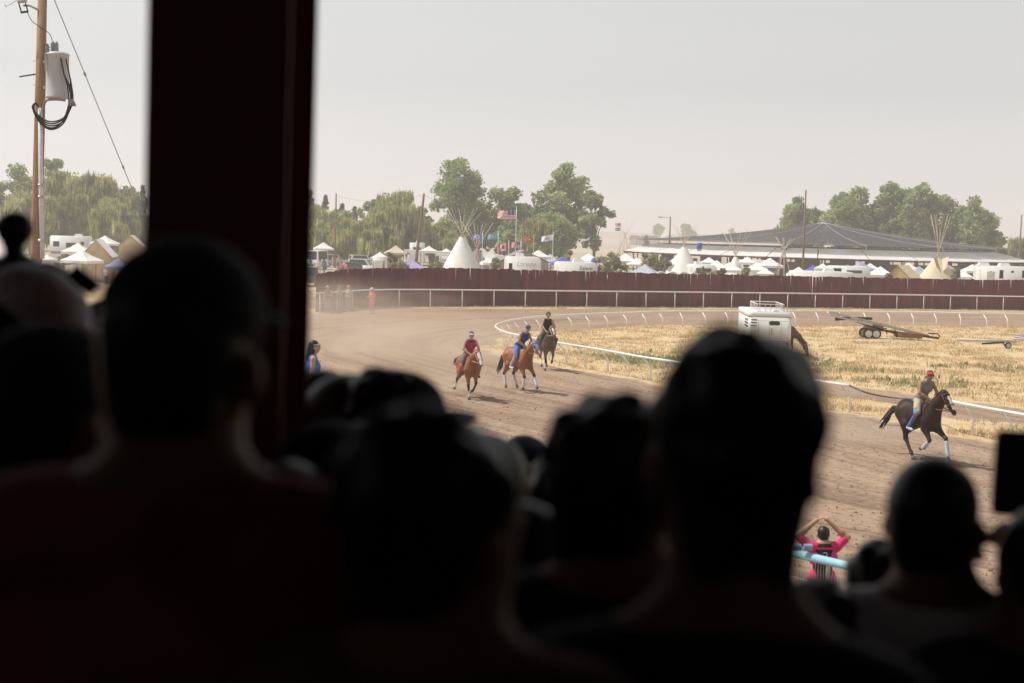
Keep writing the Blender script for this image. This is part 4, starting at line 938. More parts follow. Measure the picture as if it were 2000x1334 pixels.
# --- campers and trucks, right to left
rv(1916, 2040, 521, 133, 'white fifth wheel camper with grey panels at the right end of the fence', rz=-.06, wins=((.33, .78, .06, .24), (.17, .76, .03, .2), (.5, .86, .04, .06), (.7, .8, .1, .2)), stripe=None, ac=(.1, .42), door=.17)
rv(1548, 1668, 530.5, 131, 'long low white camper roof just above the middle right of the fence', rz=-.05, wins=((.2, .7, .12, .2), (.6, .7, .2, .2)), ac=(.62,), rnd=.2)
rv(1618, 1700, 520, 152, 'pale rounded motorhome with a long dark window behind the low camper roof', rz=-.1, wins=((.22, .78, .2, .25), (.62, .78, .36, .12)), ac=(), rnd=.4, name='motorhome')
rv(988, 1057, 502, 126, 'white rounded fifth wheel camper nose with faint grey script lettering', rz=.05, wins=((.14, .72, .10, .2),), ac=(.42,), text='Laredo', tcol=mat('faint_grey_letter', (.5, .5, .53), .6), rnd=.3, tx=.58, tsize=.12, wv=.74)
rv(1088, 1168, 512.5, 124, 'white camper with dark script lettering beside the grey green bush', rz=.08, wins=(), ac=(.55,), text='Salem', tcol=mat('dark_letter', (.05, .05, .06), .5), rnd=.3, tx=.7, tsize=.11, wv=.77)
rv(98, 172, 461, 190, 'cream motorhome with three dark windows in front of the left willows', rz=.1, wins=((.17, .66, .16, .22), (.55, .62, .26, .2), (.84, .64, .08, .26)), stripe=rvg, ac=(.7,), rnd=.3)
rv(800, 829, 474, 225, 'small white box camper standing behind the leaning dark pole', wins=((.5, .7, .5, .16),), ac=(.5,), rnd=.15)
rv(730, 753, 476, 235, 'white high sided box body with a flat top left of the leaning pole', wins=((.5, .3, .6, .14),), ac=(), rnd=.08, name='box_truck')
rv(728, 752, 501, 140, 'narrow white camper end with one square door window at the fence', wins=((.48, .66, .3, .2), (.92, .6, .06, .5), (.1, .6, .06, .5)), ac=(), rnd=.1, door=.48)
cm = mat('container_blue_grey', (.33, .37, .47), .6, .1, 1)
p = AT(692, 480, 240); zt = p.z-GZ; c_ = thing('shipping_container', 'blue grey shipping container behind the parked white cars', 'container', (p.x, 240, GZ), .25)
MB().box((0, 1.2, zt/2+.1), (50*mpp(240), 2.4, zt-.1)).build('body', cm, c_); mbk = MB()
for k in range(16): mbk.box(((k/15-.5)*50*mpp(240)*.96, -.03, zt/2+.1), (.09, .05, zt*.84))
mbk.build('corrugation', mat('container_rib', (.24, .28, .38), .6), c_)
vehicle(617, 489, 30, 158, 'white', 'white van facing the camera at the left end of the fence', 'van', R(172), 'van')
vehicle(713, 498, 50, 165, 'white', 'white estate car parked below the blue grey container', 'suv', R(-70))
vehicle(716, 506, 44, 146, 'white', 'white off-roader with dark windows next to the narrow camper', 'suv', R(-100))
vehicle(697, 512, 40, 138, 'dark', 'dark low car just above the left end of the maroon fence', 'car', R(-75))
vehicle(655, 497, 40, 180, 'silver', 'silver car half hidden behind people near the white van', 'suv', R(-60))
vehicle(268, 476, 50, 175, 'white', 'white pickup truck parked by the steel column on the left', 'pickup', R(-80), 'truck')
vehicle(603, 522, 30, 118, 'dark', 'dark car beside the near edge of the steel column', 'suv', R(-165))
p = AT(835, 490, 165); aw = thing('awning_trailer', 'long white trailer awning on posts left of the large white tipi', 'awning', (p.x, 165, GZ), .03)
wv = 92*mpp(165); z1 = zpx(835, 489, 165)-GZ
MB().prism([(-wv/2, 0, z1), (wv/2, 0, z1-.1), (wv/2, 0, z1-.35), (-wv/2, 0, z1-.3)], (0, 2.6, 0)).build('awning_roof', canvas, aw)
for x in (-.48, -.1, .3, .48): MB().tube([(x*wv, .1, 0), (x*wv, .1, z1-.2)], .05, 5).build('post', rvw, aw)
# --- tents and canopies
for a in [
 (632, 473, 37, 215, canvas, 'white peaked canopy above the parked van'), (773, 479, 44, 205, mat('beige_canvas', (.6, .5, .42), .8), 'beige peaked canopy between the box body and the leaning pole'),
 (838, 480, 30, 185, canvas, 'white pointed canopy between the small box camper and the large tipi'), (872, 485, 34, 172, canvas, 'white canopy touching the left side of the large tipi'),
 (958, 491, 60, 215, mat('pale_teal_canvas', (.55, .6, .58), .8), 'pale teal canopy below the teal flag'), (955, 503, 30, 160, canvas, 'small white canopy right of the large tipi'), 
 (1222, 494, 46, 172, canvas, 'white canopy between two bushes below the grey roof'), (1260, 515.5, 56, 128, mat('grey_blue_canvas', (.42, .47, .52), .7), 'grey blue canopy with a blue edge just above the fence'),
 (1385, 502, 32, 165, canvas, 'white canopy immediately right of the mid-sized tipi'), (1400, 508, 44, 155, canvas, 'low broad white canopy behind the green weeds'), (1460, 501, 34, 150, canvas, 'tall white tent canopy right of the slack tipi'),
 (1504, 503.5, 46, 168, canvas, 'white canopy with grey lower edge left of the bare pole frame'), (1495, 523, 34, 127, canvas, 'small white canopy peak touching the top of the fence'), (1607, 514, 30, 148, canvas, 'white canopy peak beside a blue tarp tent'),
 (1588, 517, 36, 158, bluec, 'blue canopy left of a white peak'), (1682, 511, 46, 175, lav, 'lavender canopy left of the yellow tent'), (1700, 514, 30, 185, canvas, 'white canopy under the long roof behind the lavender one'), (1853, 517, 24, 185, mat('blue_grey_canvas', (.3, .36, .45), .8), 'blue grey canopy right of the cream tipi'),
 (152, 474, 52, 150, canvas, 'tall white canopy left of the tan gable tent'), (160, 488, 62, 135, canvas, 'lower white canopy with a blue side in front of the tan gable tent'), (205, 460, 46, 185, canvas, 'small white canopy behind the tan gable tent'),
 (1795, 520, 50, 190, mat('cloudy_blue_canvas', (.4, .44, .52), .8), 'mottled blue canopy left of the cream tipi'), (1075, 496, 60, 200, mat('mauve_stripe_canvas', (.5, .47, .52), .8), 'mauve striped canopy under the white flag'), (1130, 502, 76, 165, lav, 'wide lavender blue awning canopy behind the lettered campers'),
 (1880, 527, 40, 150, canvas, 'crumpled white canopy between the cream tipi and the last camper'),
 (92, 497, 30, 160, canvas, 'white canopy glimpsed between pole and the tents at left'),
]: canopy(*a, rz=random.uniform(-.35, .35))
gable(194, 468, 58, 140, tanc, canvas, 'tan gable tent with white roof edges behind the raised phones', .55, 5)
gable(258, 460, 46, 165, tanc, creamc, 'cream roofed tan tent above the white pickup', .45, 4)
gable(1765, 519, 60, 138, mat('yellow_canvas', (.62, .48, .22), .85), mat('pale_yellow_canvas', (.7, .6, .38), .85), 'yellow canvas tent left of the cream tipi', .5, 4, -.5)
gable(1020, 489, 100, 185, mat('grey_brown_canvas', (.3, .25, .22), .9), mat('brown_tarp', (.3, .245, .215), .9), 'wide brown tarp roof behind the first lettered camper', .22, 6, .1)
canopy(800, 503, 64, 150, lav, 'lavender canopy half hidden by bushes left of the large tipi'); canopy(229, 505, 46, 130, lav, 'lavender canopy beside the grandstand column')
dome(1160, 503, 22, 160, bluec, 'small blue dome tent left of the large grey green bush')

for a in [(742, 492, 34, 172, canvas, 'white canopy between the box body and the scrubby fence bushes'), (905, 488, 40, 240, canvas, 'far white canopy directly behind the large tipi'), (1035, 481, 44, 235, mat('dusty_canvas', (.55, .52, .48), .8), 'dusty canopy behind the maple leaf flag'), (1052, 488, 40, 190, canvas, 'white canopy left of the white flag pole'), (1100, 500, 40, 150, bluec, 'blue canopy behind the second lettered camper'), (1150, 494, 50, 215, canvas, 'pale canopy in front of the lower right cottonwood'),
 (1245, 503, 40, 165, canvas, 'white canopy right of the large grey green bush'), (1318, 503, 40, 190, canvas, 'white canopy hidden behind the mid-sized tipi'), (1425, 512, 46, 150, canvas, 'white canopy under the slack tipi'), (1478, 512, 46, 145, canvas, 'white canopy slope left of the bare pole frame'), (1560, 521, 44, 138, canvas, 'white canopy right of the bare pole frame'), (1655, 517, 36, 170, greyc, 'grey canopy above the pale motorhome'), (1720, 520, 50, 160, canvas, 'white canopy left of the mottled blue one'), (1775, 513, 40, 200, canvas, 'white canopy deep under the arbor roof left of the cream tipi'), (1900, 516, 40, 175, canvas, 'white canopy above the last camper')]: canopy(*a, rz=random.uniform(-.35, .35))
rv(1350, 1400, 517, 150, 'white camper side behind the low canopies right of the mid-sized tipi', rz=.1, wins=((.3, .75, .2, .2), (.7, .75, .2, .2)), stripe=rvg)
rv(858, 985, 497, 225, 'long pale trailer row behind the large tipi', rz=.0, wins=((.2, .7, .06, .2), (.4, .7, .06, .2), (.75, .7, .06, .2)), stripe=rvg, ac=(.3, .7))
rv(1440, 1500, 508, 190, 'white camper far behind the slack tipi', rz=-.1, wins=((.3, .7, .2, .2), (.7, .7, .2, .2)))
vehicle(755, 507, 50, 150, 'white', 'white pickup behind the tall thin bush', 'pickup', R(-80), 'truck'); vehicle(1700, 526, 40, 150, 'silver', 'silver car roof behind the fence left of the yellow tent', 'suv', R(-80)); vehicle(735, 500, 40, 178, 'silver', 'silver pickup behind the narrow camper', 'pickup', R(-60), 'truck')
# scalloped white tarpaulin along the fence
p = AT(1325, 531, 121); tp = thing('scalloped_tarp', 'white scalloped tarpaulin strung low along the fence below the mid-sized tipi', 'tarpaulin', (p.x, 121, GZ)); zt = p.z-GZ; w_ = 86*mpp(121); mb = MB()
for k in range(24):
    x0, x1 = (k/24-.5)*w_, ((k+1)/24-.5)*w_; h0, h1 = abs(math.sin(k/24*math.pi*4))*.22, abs(math.sin((k+1)/24*math.pi*4))*.22
    mb.prism([(x0, 0, zt-1), (x1, 0, zt-1), (x1, 0, zt-.2+h1), (x0, 0, zt-.2+h0)], (0, .5, 0))
mb.build('sheet', canvas, tp)
for s in (-.5, 0, .5): MB().tube([(s*w_*.98, .3, 0), (s*w_*.98, .3, zt-.1)], .03, 5).build('post', polem, tp)

# ------------------------------------------------------------------ dance arbor: ring of sheet roofs round a shade net
AC = Vector((49.0, 236, GZ)); AR = 31.5
ar = thing('dance_arbor', 'large round arbor with a pale ring roof and a dark peaked shade net', 'arbor', AC)
roofm = mat('arbor_sheet_roof', (.72, .7, .68), .45, .08, .5)
n_ = 28; mb = MB(); bm_ = MB()
z_e, z_t = 3.05, 4.3
for k in range(n_):
    a0, a1 = 2*math.pi*k/n_, 2*math.pi*(k+1)/n_; P_ = []
    ins = .003
    for a in (a0+ins, a1-ins): P_.append((V3(math.cos(a)*AR, math.sin(a)*AR, z_e), V3(math.cos(a)*(AR-5), math.sin(a)*(AR-5), z_t)))
    mb.prism([P_[0][0], P_[1][0], P_[1][1], P_[0][1]], (0, 0, .07))
    bm_.tube([P_[0][0]*1-V3(0, 0, .12), P_[1][0]-V3(0, 0, .12)], .14, 4); bm_.tube([P_[0][1]-V3(0, 0, .12), P_[1][1]-V3(0, 0, .12)], .12, 4)
mb.build('ring_roof', roofm, ar)
for k in range(n_):
    if k % 7 == 3: continue
    a0, a1 = 2*math.pi*k/n_+.03, 2*math.pi*(k+1)/n_-.03; q0, q1 = V3(math.cos(a0)*(AR-4.2), math.sin(a0)*(AR-4.2), .1), V3(math.cos(a1)*(AR-4.2), math.sin(a1)*(AR-4.2), .1)
    MB().prism([q0, q1, q1+V3(0, 0, 2.3), q0+V3(0, 0, 2.3)], (q0+q1).normalized()*.1).build('dim_interior_panel', mat('arbor_dim_interior', (.07, .045, .04), .9, col2=(.22, .15, .12), scale=1.1), ar); bm_.build('ring_beam', brownm, ar)  # added dark mottled panels stand in for the shaded interior and its crowd
for k in range(n_):
    a = 2*math.pi*k/n_
    for r_, z in ((AR-.15, z_e-.1), (AR-4.8, z_t-.15)): MB().tube([(math.cos(a)*r_, math.sin(a)*r_, 0), (math.cos(a)*r_, math.sin(a)*r_, z)], .11, 5).build('post', brownm, ar)
net = bpy.data.materials.new('shade_net'); net.use_nodes = True; n = net.node_tree; b = n.nodes['Principled BSDF']; b.inputs['Base Color'].default_value = (.085, .08, .088, 1); b.inputs['Roughness'].default_value = .8; b.inputs['Specular IOR Level'].default_value = .1
tcn = n.nodes.new('ShaderNodeTexCoord'); nzn = n.nodes.new('ShaderNodeTexNoise'); nzn.inputs['Scale'].default_value = .25; mr = n.nodes.new('ShaderNodeMapRange'); mr.inputs['To Min'].default_value = .62; mr.inputs['To Max'].default_value = .86
n.links.new(tcn.outputs['Object'], nzn.inputs['Vector']); n.links.new(nzn.outputs['Fac'], mr.inputs[0]); n.links.new(mr.outputs[0], b.inputs['Alpha'])
za = zpx(1630, 438, AC.y)-GZ; mb = MB(); seg = 16; vs = []; fs = []; rows = 6
for i in range(rows+1):
    f = i/rows; r_ = 1.2+(AR-3.2)*f; 
    for k in range(seg*2):
        a = 2*math.pi*k/(seg*2)
        z = za-(za-4.9)*(f**.9)-.55*math.sin(f*math.pi)*(.6+.4*(k % 2))
        vs.append((r_*math.cos(a), r_*math.sin(a), z))
for i in range(rows):
    for k in range(seg*2): fs.append((i*seg*2+k, i*seg*2+(k+1) % (seg*2), (i+1)*seg*2+(k+1) % (seg*2), (i+1)*seg*2+k))
mb.add(vs, fs).build('shade_net', net, ar, True)
cbm = mat('net_cable', (.4, .4, .4), .6); mb = MB()
for k in range(0, seg*2, 2):
    a = 2*math.pi*k/(seg*2); mb.tube([V3(vs[i*seg*2+k][0], vs[i*seg*2+k][1], vs[i*seg*2+k][2]+.05) for i in range(rows+1)], .04, 4)
for k in range(seg): MB().tube([(mb.v and V3(vs[rows*seg*2+2*k][0], vs[rows*seg*2+2*k][1], 5.0)), V3(vs[rows*seg*2+2*k][0]*1.005, vs[rows*seg*2+2*k][1]*1.005, 3.9)], .06, 4).build('net_post', steel, ar)
mb.build('net_cables', cbm, ar)
MB().lathe([(1.4, za-.1), (1.5, za+.05), (.2, za+.2)], n=14).build('net_crown', cbm, ar)
MB().tube([(0, 0, 0), (0, 0, za)], .18, 8).build('centre_mast', steel, ar)
bl = mat('blue_barrel', (.05, .13, .45), .5)
for px, py, lb in ((1366, 481, 'blue speaker box on the arbor roof beside the mid-sized tipi'), (1531, 487.5, 'blue speaker box on the arbor roof behind the bare pole frame'), (1638, 488, 'blue speaker box on the arbor roof below the net peak')):
    Y = 211; p = AT(px, py, Y); t = thing('speaker_box', lb, 'speaker', (p.x, Y, 3.75), .2, 'blue boxes on the arbor roof')
    MB().rbox((0, 0, .45), (.75, .7, .85), .2, 4, 'z').build('case', bl, t, True); MB().box((0, -.36, .45), (.5, .02, .6)).build('grille', mat('blue_grille', (.02, .05, .2), .6), t); MB().box((0, 0, -.1), (.5, .5, .4)).build('stand', steel, t)

# ------------------------------------------------------------------ poles, wires, flags
def upole(px0, py0, px1, Y, r_, label, name='utility_pole', cat='pole', m_=None, arm=False, group='timber poles in the camp'):
    a = AT(px0, py0, Y); b = AT(px1, 500, Y); d_ = (a-b); base = b-d_*((b.z-GZ)/d_.z)
    t = thing(name, label, cat, base, 0, group); top = a-base
    MB().tube([(0, 0, 0), top*.5, top], [r_*1.0, r_*.9, r_*.68], 8).build('pole', m_ or woodp, t, True)
    if arm: MB().tube([top-V3(0, 0, .25), top+V3(-1.5, 0, -.1)], .05, 6).build('lamp_arm', steel, t); MB().rbox((top.x-1.7, top.y, top.z-.15), (.7, .3, .2), .06, 2, 'x').build('lamp_head', steel, t)
    else: MB().lathe([(.05, 0), (.06, .1), (.03, .16)], top, 8).build('insulator', steel, t)
    return t
upole(656.5, 379, 654.5, 205, .14, 'slim timber pole left of the big round willow', arm=False)
upole(828, 379, 814, 158, .17, 'thick leaning dark pole in front of the willow', arm=False)
upole(1309.5, 423, 1306.5, 250, .15, 'tall street lamp post beyond the arbor roof', name='lamp_post', cat='street lamp', arm=True, group=None)
upole(1574, 372, 1569, 172, .13, 'slender weathered pole in front of the arbor net', arm=False)
upole(1995.5, 420, 1991, 250, .16, 'dark timber pole at the right edge of the photo', arm=False)
upole(1021, 428, 1019, 200, .10, 'thin dark pole just right of the big flag pole', arm=False)
wirem = mat('power_wire', (.12, .12, .12), .6)
def wire(a, b, Y0, Y1, lb, sag=.8, r_=.013):
    A_, B_ = AT(*a, Y0), AT(*b, Y1); P_ = [A_.lerp(B_, k/14)-V3(0, 0, sag*4*(k/14)*(1-k/14)) for k in range(15)]
    o = MB().tube([p_-A_ for p_ in P_], r_, 4).build('power_line', wirem, None, True, A_); tag(o, lb, 'power line', 'overhead power lines')
wire((656, 381), (828, 380), 205, 158, 'power line between the slim pole and the leaning pole'); wire((828, 381), (1021, 430), 158, 200, 'power line running from the leaning pole to the thin pole by the big flag')
wire((-60, 386), (320, 384), 150, 160, 'upper power line in front of the left willows', .4); wire((-60, 404), (320, 406), 150, 160, 'middle power line in front of the left willows', .4); wire((-60, 428), (320, 432), 150, 160, 'lowest power line in front of the left willows', .4)
fr_ = mat('flag_red', (.5, .035, .05), .8, .04); fw_ = mat('flag_white', (.75, .74, .74), .8, .03); fb_ = mat('flag_navy', (.045, .05, .17), .8, .04); fp_ = mat('flag_violet', (.22, .22, .55), .8, .04); ftl = mat('flag_teal', (.16, .4, .5), .8, .04); fk = mat('flag_dark', (.06, .09, .09), .8, .04); fy = mat('flag_yellow', (.6, .5, .2), .8)
flagpole_m = mat('white_pole', (.75, .75, .75), .4)
def flag(px, py, w, h, Y, mats_, fn, label, pole, pm=None, droop=0.0, nu=30, nv=26, group='flags over the camp'):
    """flag flying to the left of its pole; px,py = upper right corner in the photo; pole=(px,py top, py bottom)"""
    k = mpp(Y); a = AT(px, py, Y); W_, H_ = w*k, h*k
    base = AT(pole[0], pole[1], Y); zb = GZ
    t = thing('flag_on_pole', label, 'flag', (base.x, Y, zb), 0, group)
    MB().tube([(-.0, 0, 0), (0, 0, base.z-zb)], [.06 if Y < 200 else .07, .035], 8).build('flagpole', pm or flagpole_m, t, True); MB().lathe([(.02, 0), (.07, .05), (.06, .1), (.01, .13)], (0, 0, base.z-zb), 8).build('finial', pm or flagpole_m, t, True)
    vs = []; fs = []; mi = []
    for j in range(nv+1):
        for i in range(nu+1):
            u, v = i/nu, j/nv
            x = -.04-u*W_; z = (a.z-zb)-v*H_-droop*u*H_+.05*H_*math.sin(u*7+v*1.5)*u; y = .16*W_*math.sin(u*8.5-v*2)*(.25+u)*.6
            vs.append((x, y, z))
    for j in range(nv):
        for i in range(nu): fs.append((j*(nu+1)+i, j*(nu+1)+i+1, (j+1)*(nu+1)+i+1, (j+1)*(nu+1)+i)); mi.append(fn((i+.5)/nu, (j+.5)/nv))
    me = bpy.data.meshes.new('cloth'); me.from_pydata(vs, [], fs)
    for m_ in mats_: me.materials.append(m_)
    me.polygons.foreach_set('material_index', mi); me.polygons.foreach_set('use_smooth', [True]*len(fs)); o = bpy.data.objects.new('cloth', me); COL.objects.link(o); o.parent = t
    return t
def usa(u, v):
    if u < .42 and v < 7/13: return 1 if (int(u*26) % 2 == 0 and int(v*24) % 2 == 0 and (u*26 % 1 < .75)) else 2
    return 0 if int(v*13) % 2 == 0 else 1
def canada(u, v):
    if u < .25 or u > .75: return 0
    x, y = abs(u-.5)*2, v-.5
    leaf = (y > -.34 and y < .2 and x < .14+.18*abs(math.sin((y+.35)*9)) and x < .1+(y+.34)*1.2) or (x < .03 and .15 < y < .34)
    return 0 if leaf else 1
ring = lambda u, v: 1 if .2 < math.hypot((u-.55)*1.5, v-.5) < .38 else 0
flag(1008, 411, 36, 18, 170, [fr_, fw_, fb_], usa, 'large striped flag with a navy corner on the tall white pole', (1009, 405))
flag(993, 474, 20, 14, 150, [fr_, fw_], canada, 'red and white maple leaf flag above the first lettered camper', (994, 472), droop=.35)
flag(1017, 472, 18, 12, 152, [fr_, fw_, fb_], usa, 'small striped flag with a navy corner below the large one', (1018, 470), droop=.1)
flag(1044, 464, 16, 8, 178, [fr_, fw_], lambda u, v: 1 if math.hypot((u-.5)*1.8, v-.5) < .2 else 0, 'red flag with a pale emblem on a pale post', (1043, 460), mat('pale_post', (.6, .52, .4), .8))
flag(1080, 458, 22, 11, 168, [fw_, fb_], lambda u, v: 1 if (math.hypot((u-.5)*1.6, v-.5) < .26 and (u+v) % .3 < .16) else 0, 'white flag with a dark emblem right of the red flag', (1080.5, 456), droop=.4)
flag(942, 457, 18, 11, 172, [fp_, fw_], ring, 'violet blue flag with a white ring beside the large tipi poles', (943, 454), droop=.1)
flag(973, 456, 20, 10, 172, [ftl, fy], lambda u, v: 1 if math.hypot((u-.55)*1.8, v-.5) < .24 else 0, 'teal flag with a yellow emblem left of the large striped flag', (973.5, 453), droop=.25)
flag(1212, 436, 11, 7, 320, [fr_, fw_, fb_], usa, 'tiny far striped flag near the right of the tall cottonwood', (1213, 434), droop=-.0); flag(1211, 445, 10, 6, 322, [fk, fw_], lambda u, v: 1 if abs(v-.5) < .1 else 0, 'tiny dark far flag below the tiny striped one', (1212, 444))

# ------------------------------------------------------------------ trees
leafA = [leafmat('leaf_cottonwood', (0.299, 0.389, 0.140)), leafmat('leaf_cottonwood_dark', (0.200, 0.269, 0.105)), leafmat('leaf_cottonwood_light', (0.399, 0.469, 0.183))]
leafW = [leafmat('leaf_willow', (0.399, 0.420, 0.149)), leafmat('leaf_willow_dark', (0.260, 0.290, 0.114)), leafmat('leaf_willow_light', (0.539, 0.529, 0.200))]
leafB = [leafmat('leaf_bush', (0.341, 0.341, 0.186)), leafmat('leaf_bush_grey', (0.419, 0.403, 0.264)), leafmat('leaf_bush_dark', (0.217, 0.217, 0.124))]
leafC = [leafmat('needle_dark', (0.093, 0.124, 0.078), .2), leafmat('needle_grey', (0.139, 0.155, 0.116), .2)]
barkm = mat('bark', (.16, .125, .1), .95, .25, 1.5)
def tree(px, ytop, wpx, Y, kind, label, bot=0.22, lobes=16, dens=1.0, seed=None, cat='tree', leaf=None, yaw=0):
    rnd = random.Random(seed if seed is not None else int(px*7+Y)); x = AT(px, ytop, Y).x; Ht = zpx(px, ytop, Y)-GZ; Wd = wpx*mpp(Y)
    nm = {'cottonwood': 'cottonwood_tree', 'willow': 'willow_tree', 'bush': 'bush', 'conifer': 'conifer_tree'}[kind]
    t = thing(nm, label, cat, (x, Y, GZ), 0, {'bush': 'bushes in the camp'}.get(kind, 'trees beyond the camp'))
    L = leaf or {'cottonwood': leafA, 'willow': leafW, 'bush': leafB, 'conifer': leafC}[kind]
    cen = []
    zc0 = Ht*bot
    if kind == 'conifer':
        for k in range(lobes*2): f = k/(lobes*2); a = rnd.uniform(0, 6.28); r_ = Wd/2*(1-f)**.9*rnd.uniform(.4, .95); cen.append((V3(math.cos(a)*r_, math.sin(a)*r_, zc0+(Ht-zc0)*f), Wd*.13*(1.15-f)+.15))
    else:
        tries = 0
        while len(cen) < lobes and tries < 900:
            tries += 1; u = V3(rnd.uniform(-1, 1), rnd.uniform(-1, 1), rnd.uniform(-1, 1))
            if u.length > 1: continue
            rr = Wd*rnd.uniform(.10, .21)*min(1.0, (Ht-zc0)/Wd*1.1)
            wz = (u.z+1)/2; wid = 1.12 if wz < .55 else 1.12-.25*(wz-.55)
            c_ = V3(u.x*(Wd/2-rr*.75)*wid, u.y*(Wd/2-rr*.75)*wid, zc0+rr*.6+(Ht-zc0-rr*1.5)*wz)
            if any((c_-o).length < (rr+q)*.34 for o, q in cen): continue
            cen.append((c_, rr))
        zt_ = max(c_.z+r2*.95 for c_, r2 in cen); cen = [(V3(c_.x, c_.y, zc0+(c_.z-zc0)*(Ht-zc0)/max(.1, zt_-zc0)), r2) for c_, r2 in cen]
    # trunk and limbs
    mb = MB(); tr_ = max(.05, Ht*.02); fork = V3(rnd.uniform(-.3, .3), 0, Ht*.3) if kind != 'bush' else V3(0, 0, Ht*.1)
    top = V3(0, 0, Ht*.93) if kind == 'conifer' else V3(rnd.uniform(-.3, .3), 0, Ht*.62)
    mb.tube([(0, 0, -.1), fork*.5, fork, top], [tr_*1.3, tr_, tr_*.85, tr_*.25], 7)
    if kind != 'conifer':
        for c_, rr in cen[:14]: mb.tube([fork*rnd.uniform(.7, 1.2), fork.lerp(c_, .55)+V3(0, 0, .05*Ht), c_], [tr_*.5, tr_*.3, tr_*.1], 5)
    mb.build('trunk', barkm, t, True)
    vs = []; fs = []; mi = []
    big = .0026*Y if Y > 100 else .3
    for c_, rr in cen:
        nl = int(dens*300*(rr/ (Wd*.17))**1.6*max(.45, min(1.5, Wd/9)))
        base = rnd.choice([0, 0, 1, 2]) % len(L)
        for q in range(nl):
            d_ = V3(rnd.gauss(0, 1), rnd.gauss(0, 1), rnd.gauss(0, 1)).normalized(); rad = rr*(rnd.random()**.45)*(1+.4*mnoise.noise((c_+d_*rr)*(1.6/max(rr, .3))))
            p_ = c_+V3(d_.x*rad, d_.y*rad, d_.z*rad*.85)
            if p_.z < .15: continue
            s = big*rnd.uniform(.5, 1.15)
            if kind == 'willow' and d_.z < .55:
                ln = s*rnd.uniform(2.2, 4.5); e1 = V3(rnd.uniform(-.18, .18), rnd.uniform(-.18, .18), -1)*ln; a = rnd.uniform(0, 3.14); e2 = V3(math.cos(a), math.sin(a), 0)*s*.42
            else:
                e1 = V3(rnd.gauss(0, 1), rnd.gauss(0, 1), rnd.gauss(0, .7)).normalized()*s; e2 = e1.cross(V3(rnd.gauss(0, 1), rnd.gauss(0, 1), rnd.gauss(0, 1))).normalized()*s*.7
            i0 = len(vs); vs += [p_-e1*.5-e2*.25, p_-e2*.5, p_+e1*.5, p_+e2*.5]; fs.append((i0, i0+1, i0+2, i0+3))
            mi.append(base if rnd.random() < .6 else rnd.randrange(len(L)))
    me = bpy.data.meshes.new('crown'); me.from_pydata([tuple(v) for v in vs], [], fs)
    for m_ in L: me.materials.append(m_)
    me.polygons.foreach_set('material_index', mi); me.update(); o = bpy.data.objects.new('crown', me); COL.objects.link(o); o.parent = t
    return t
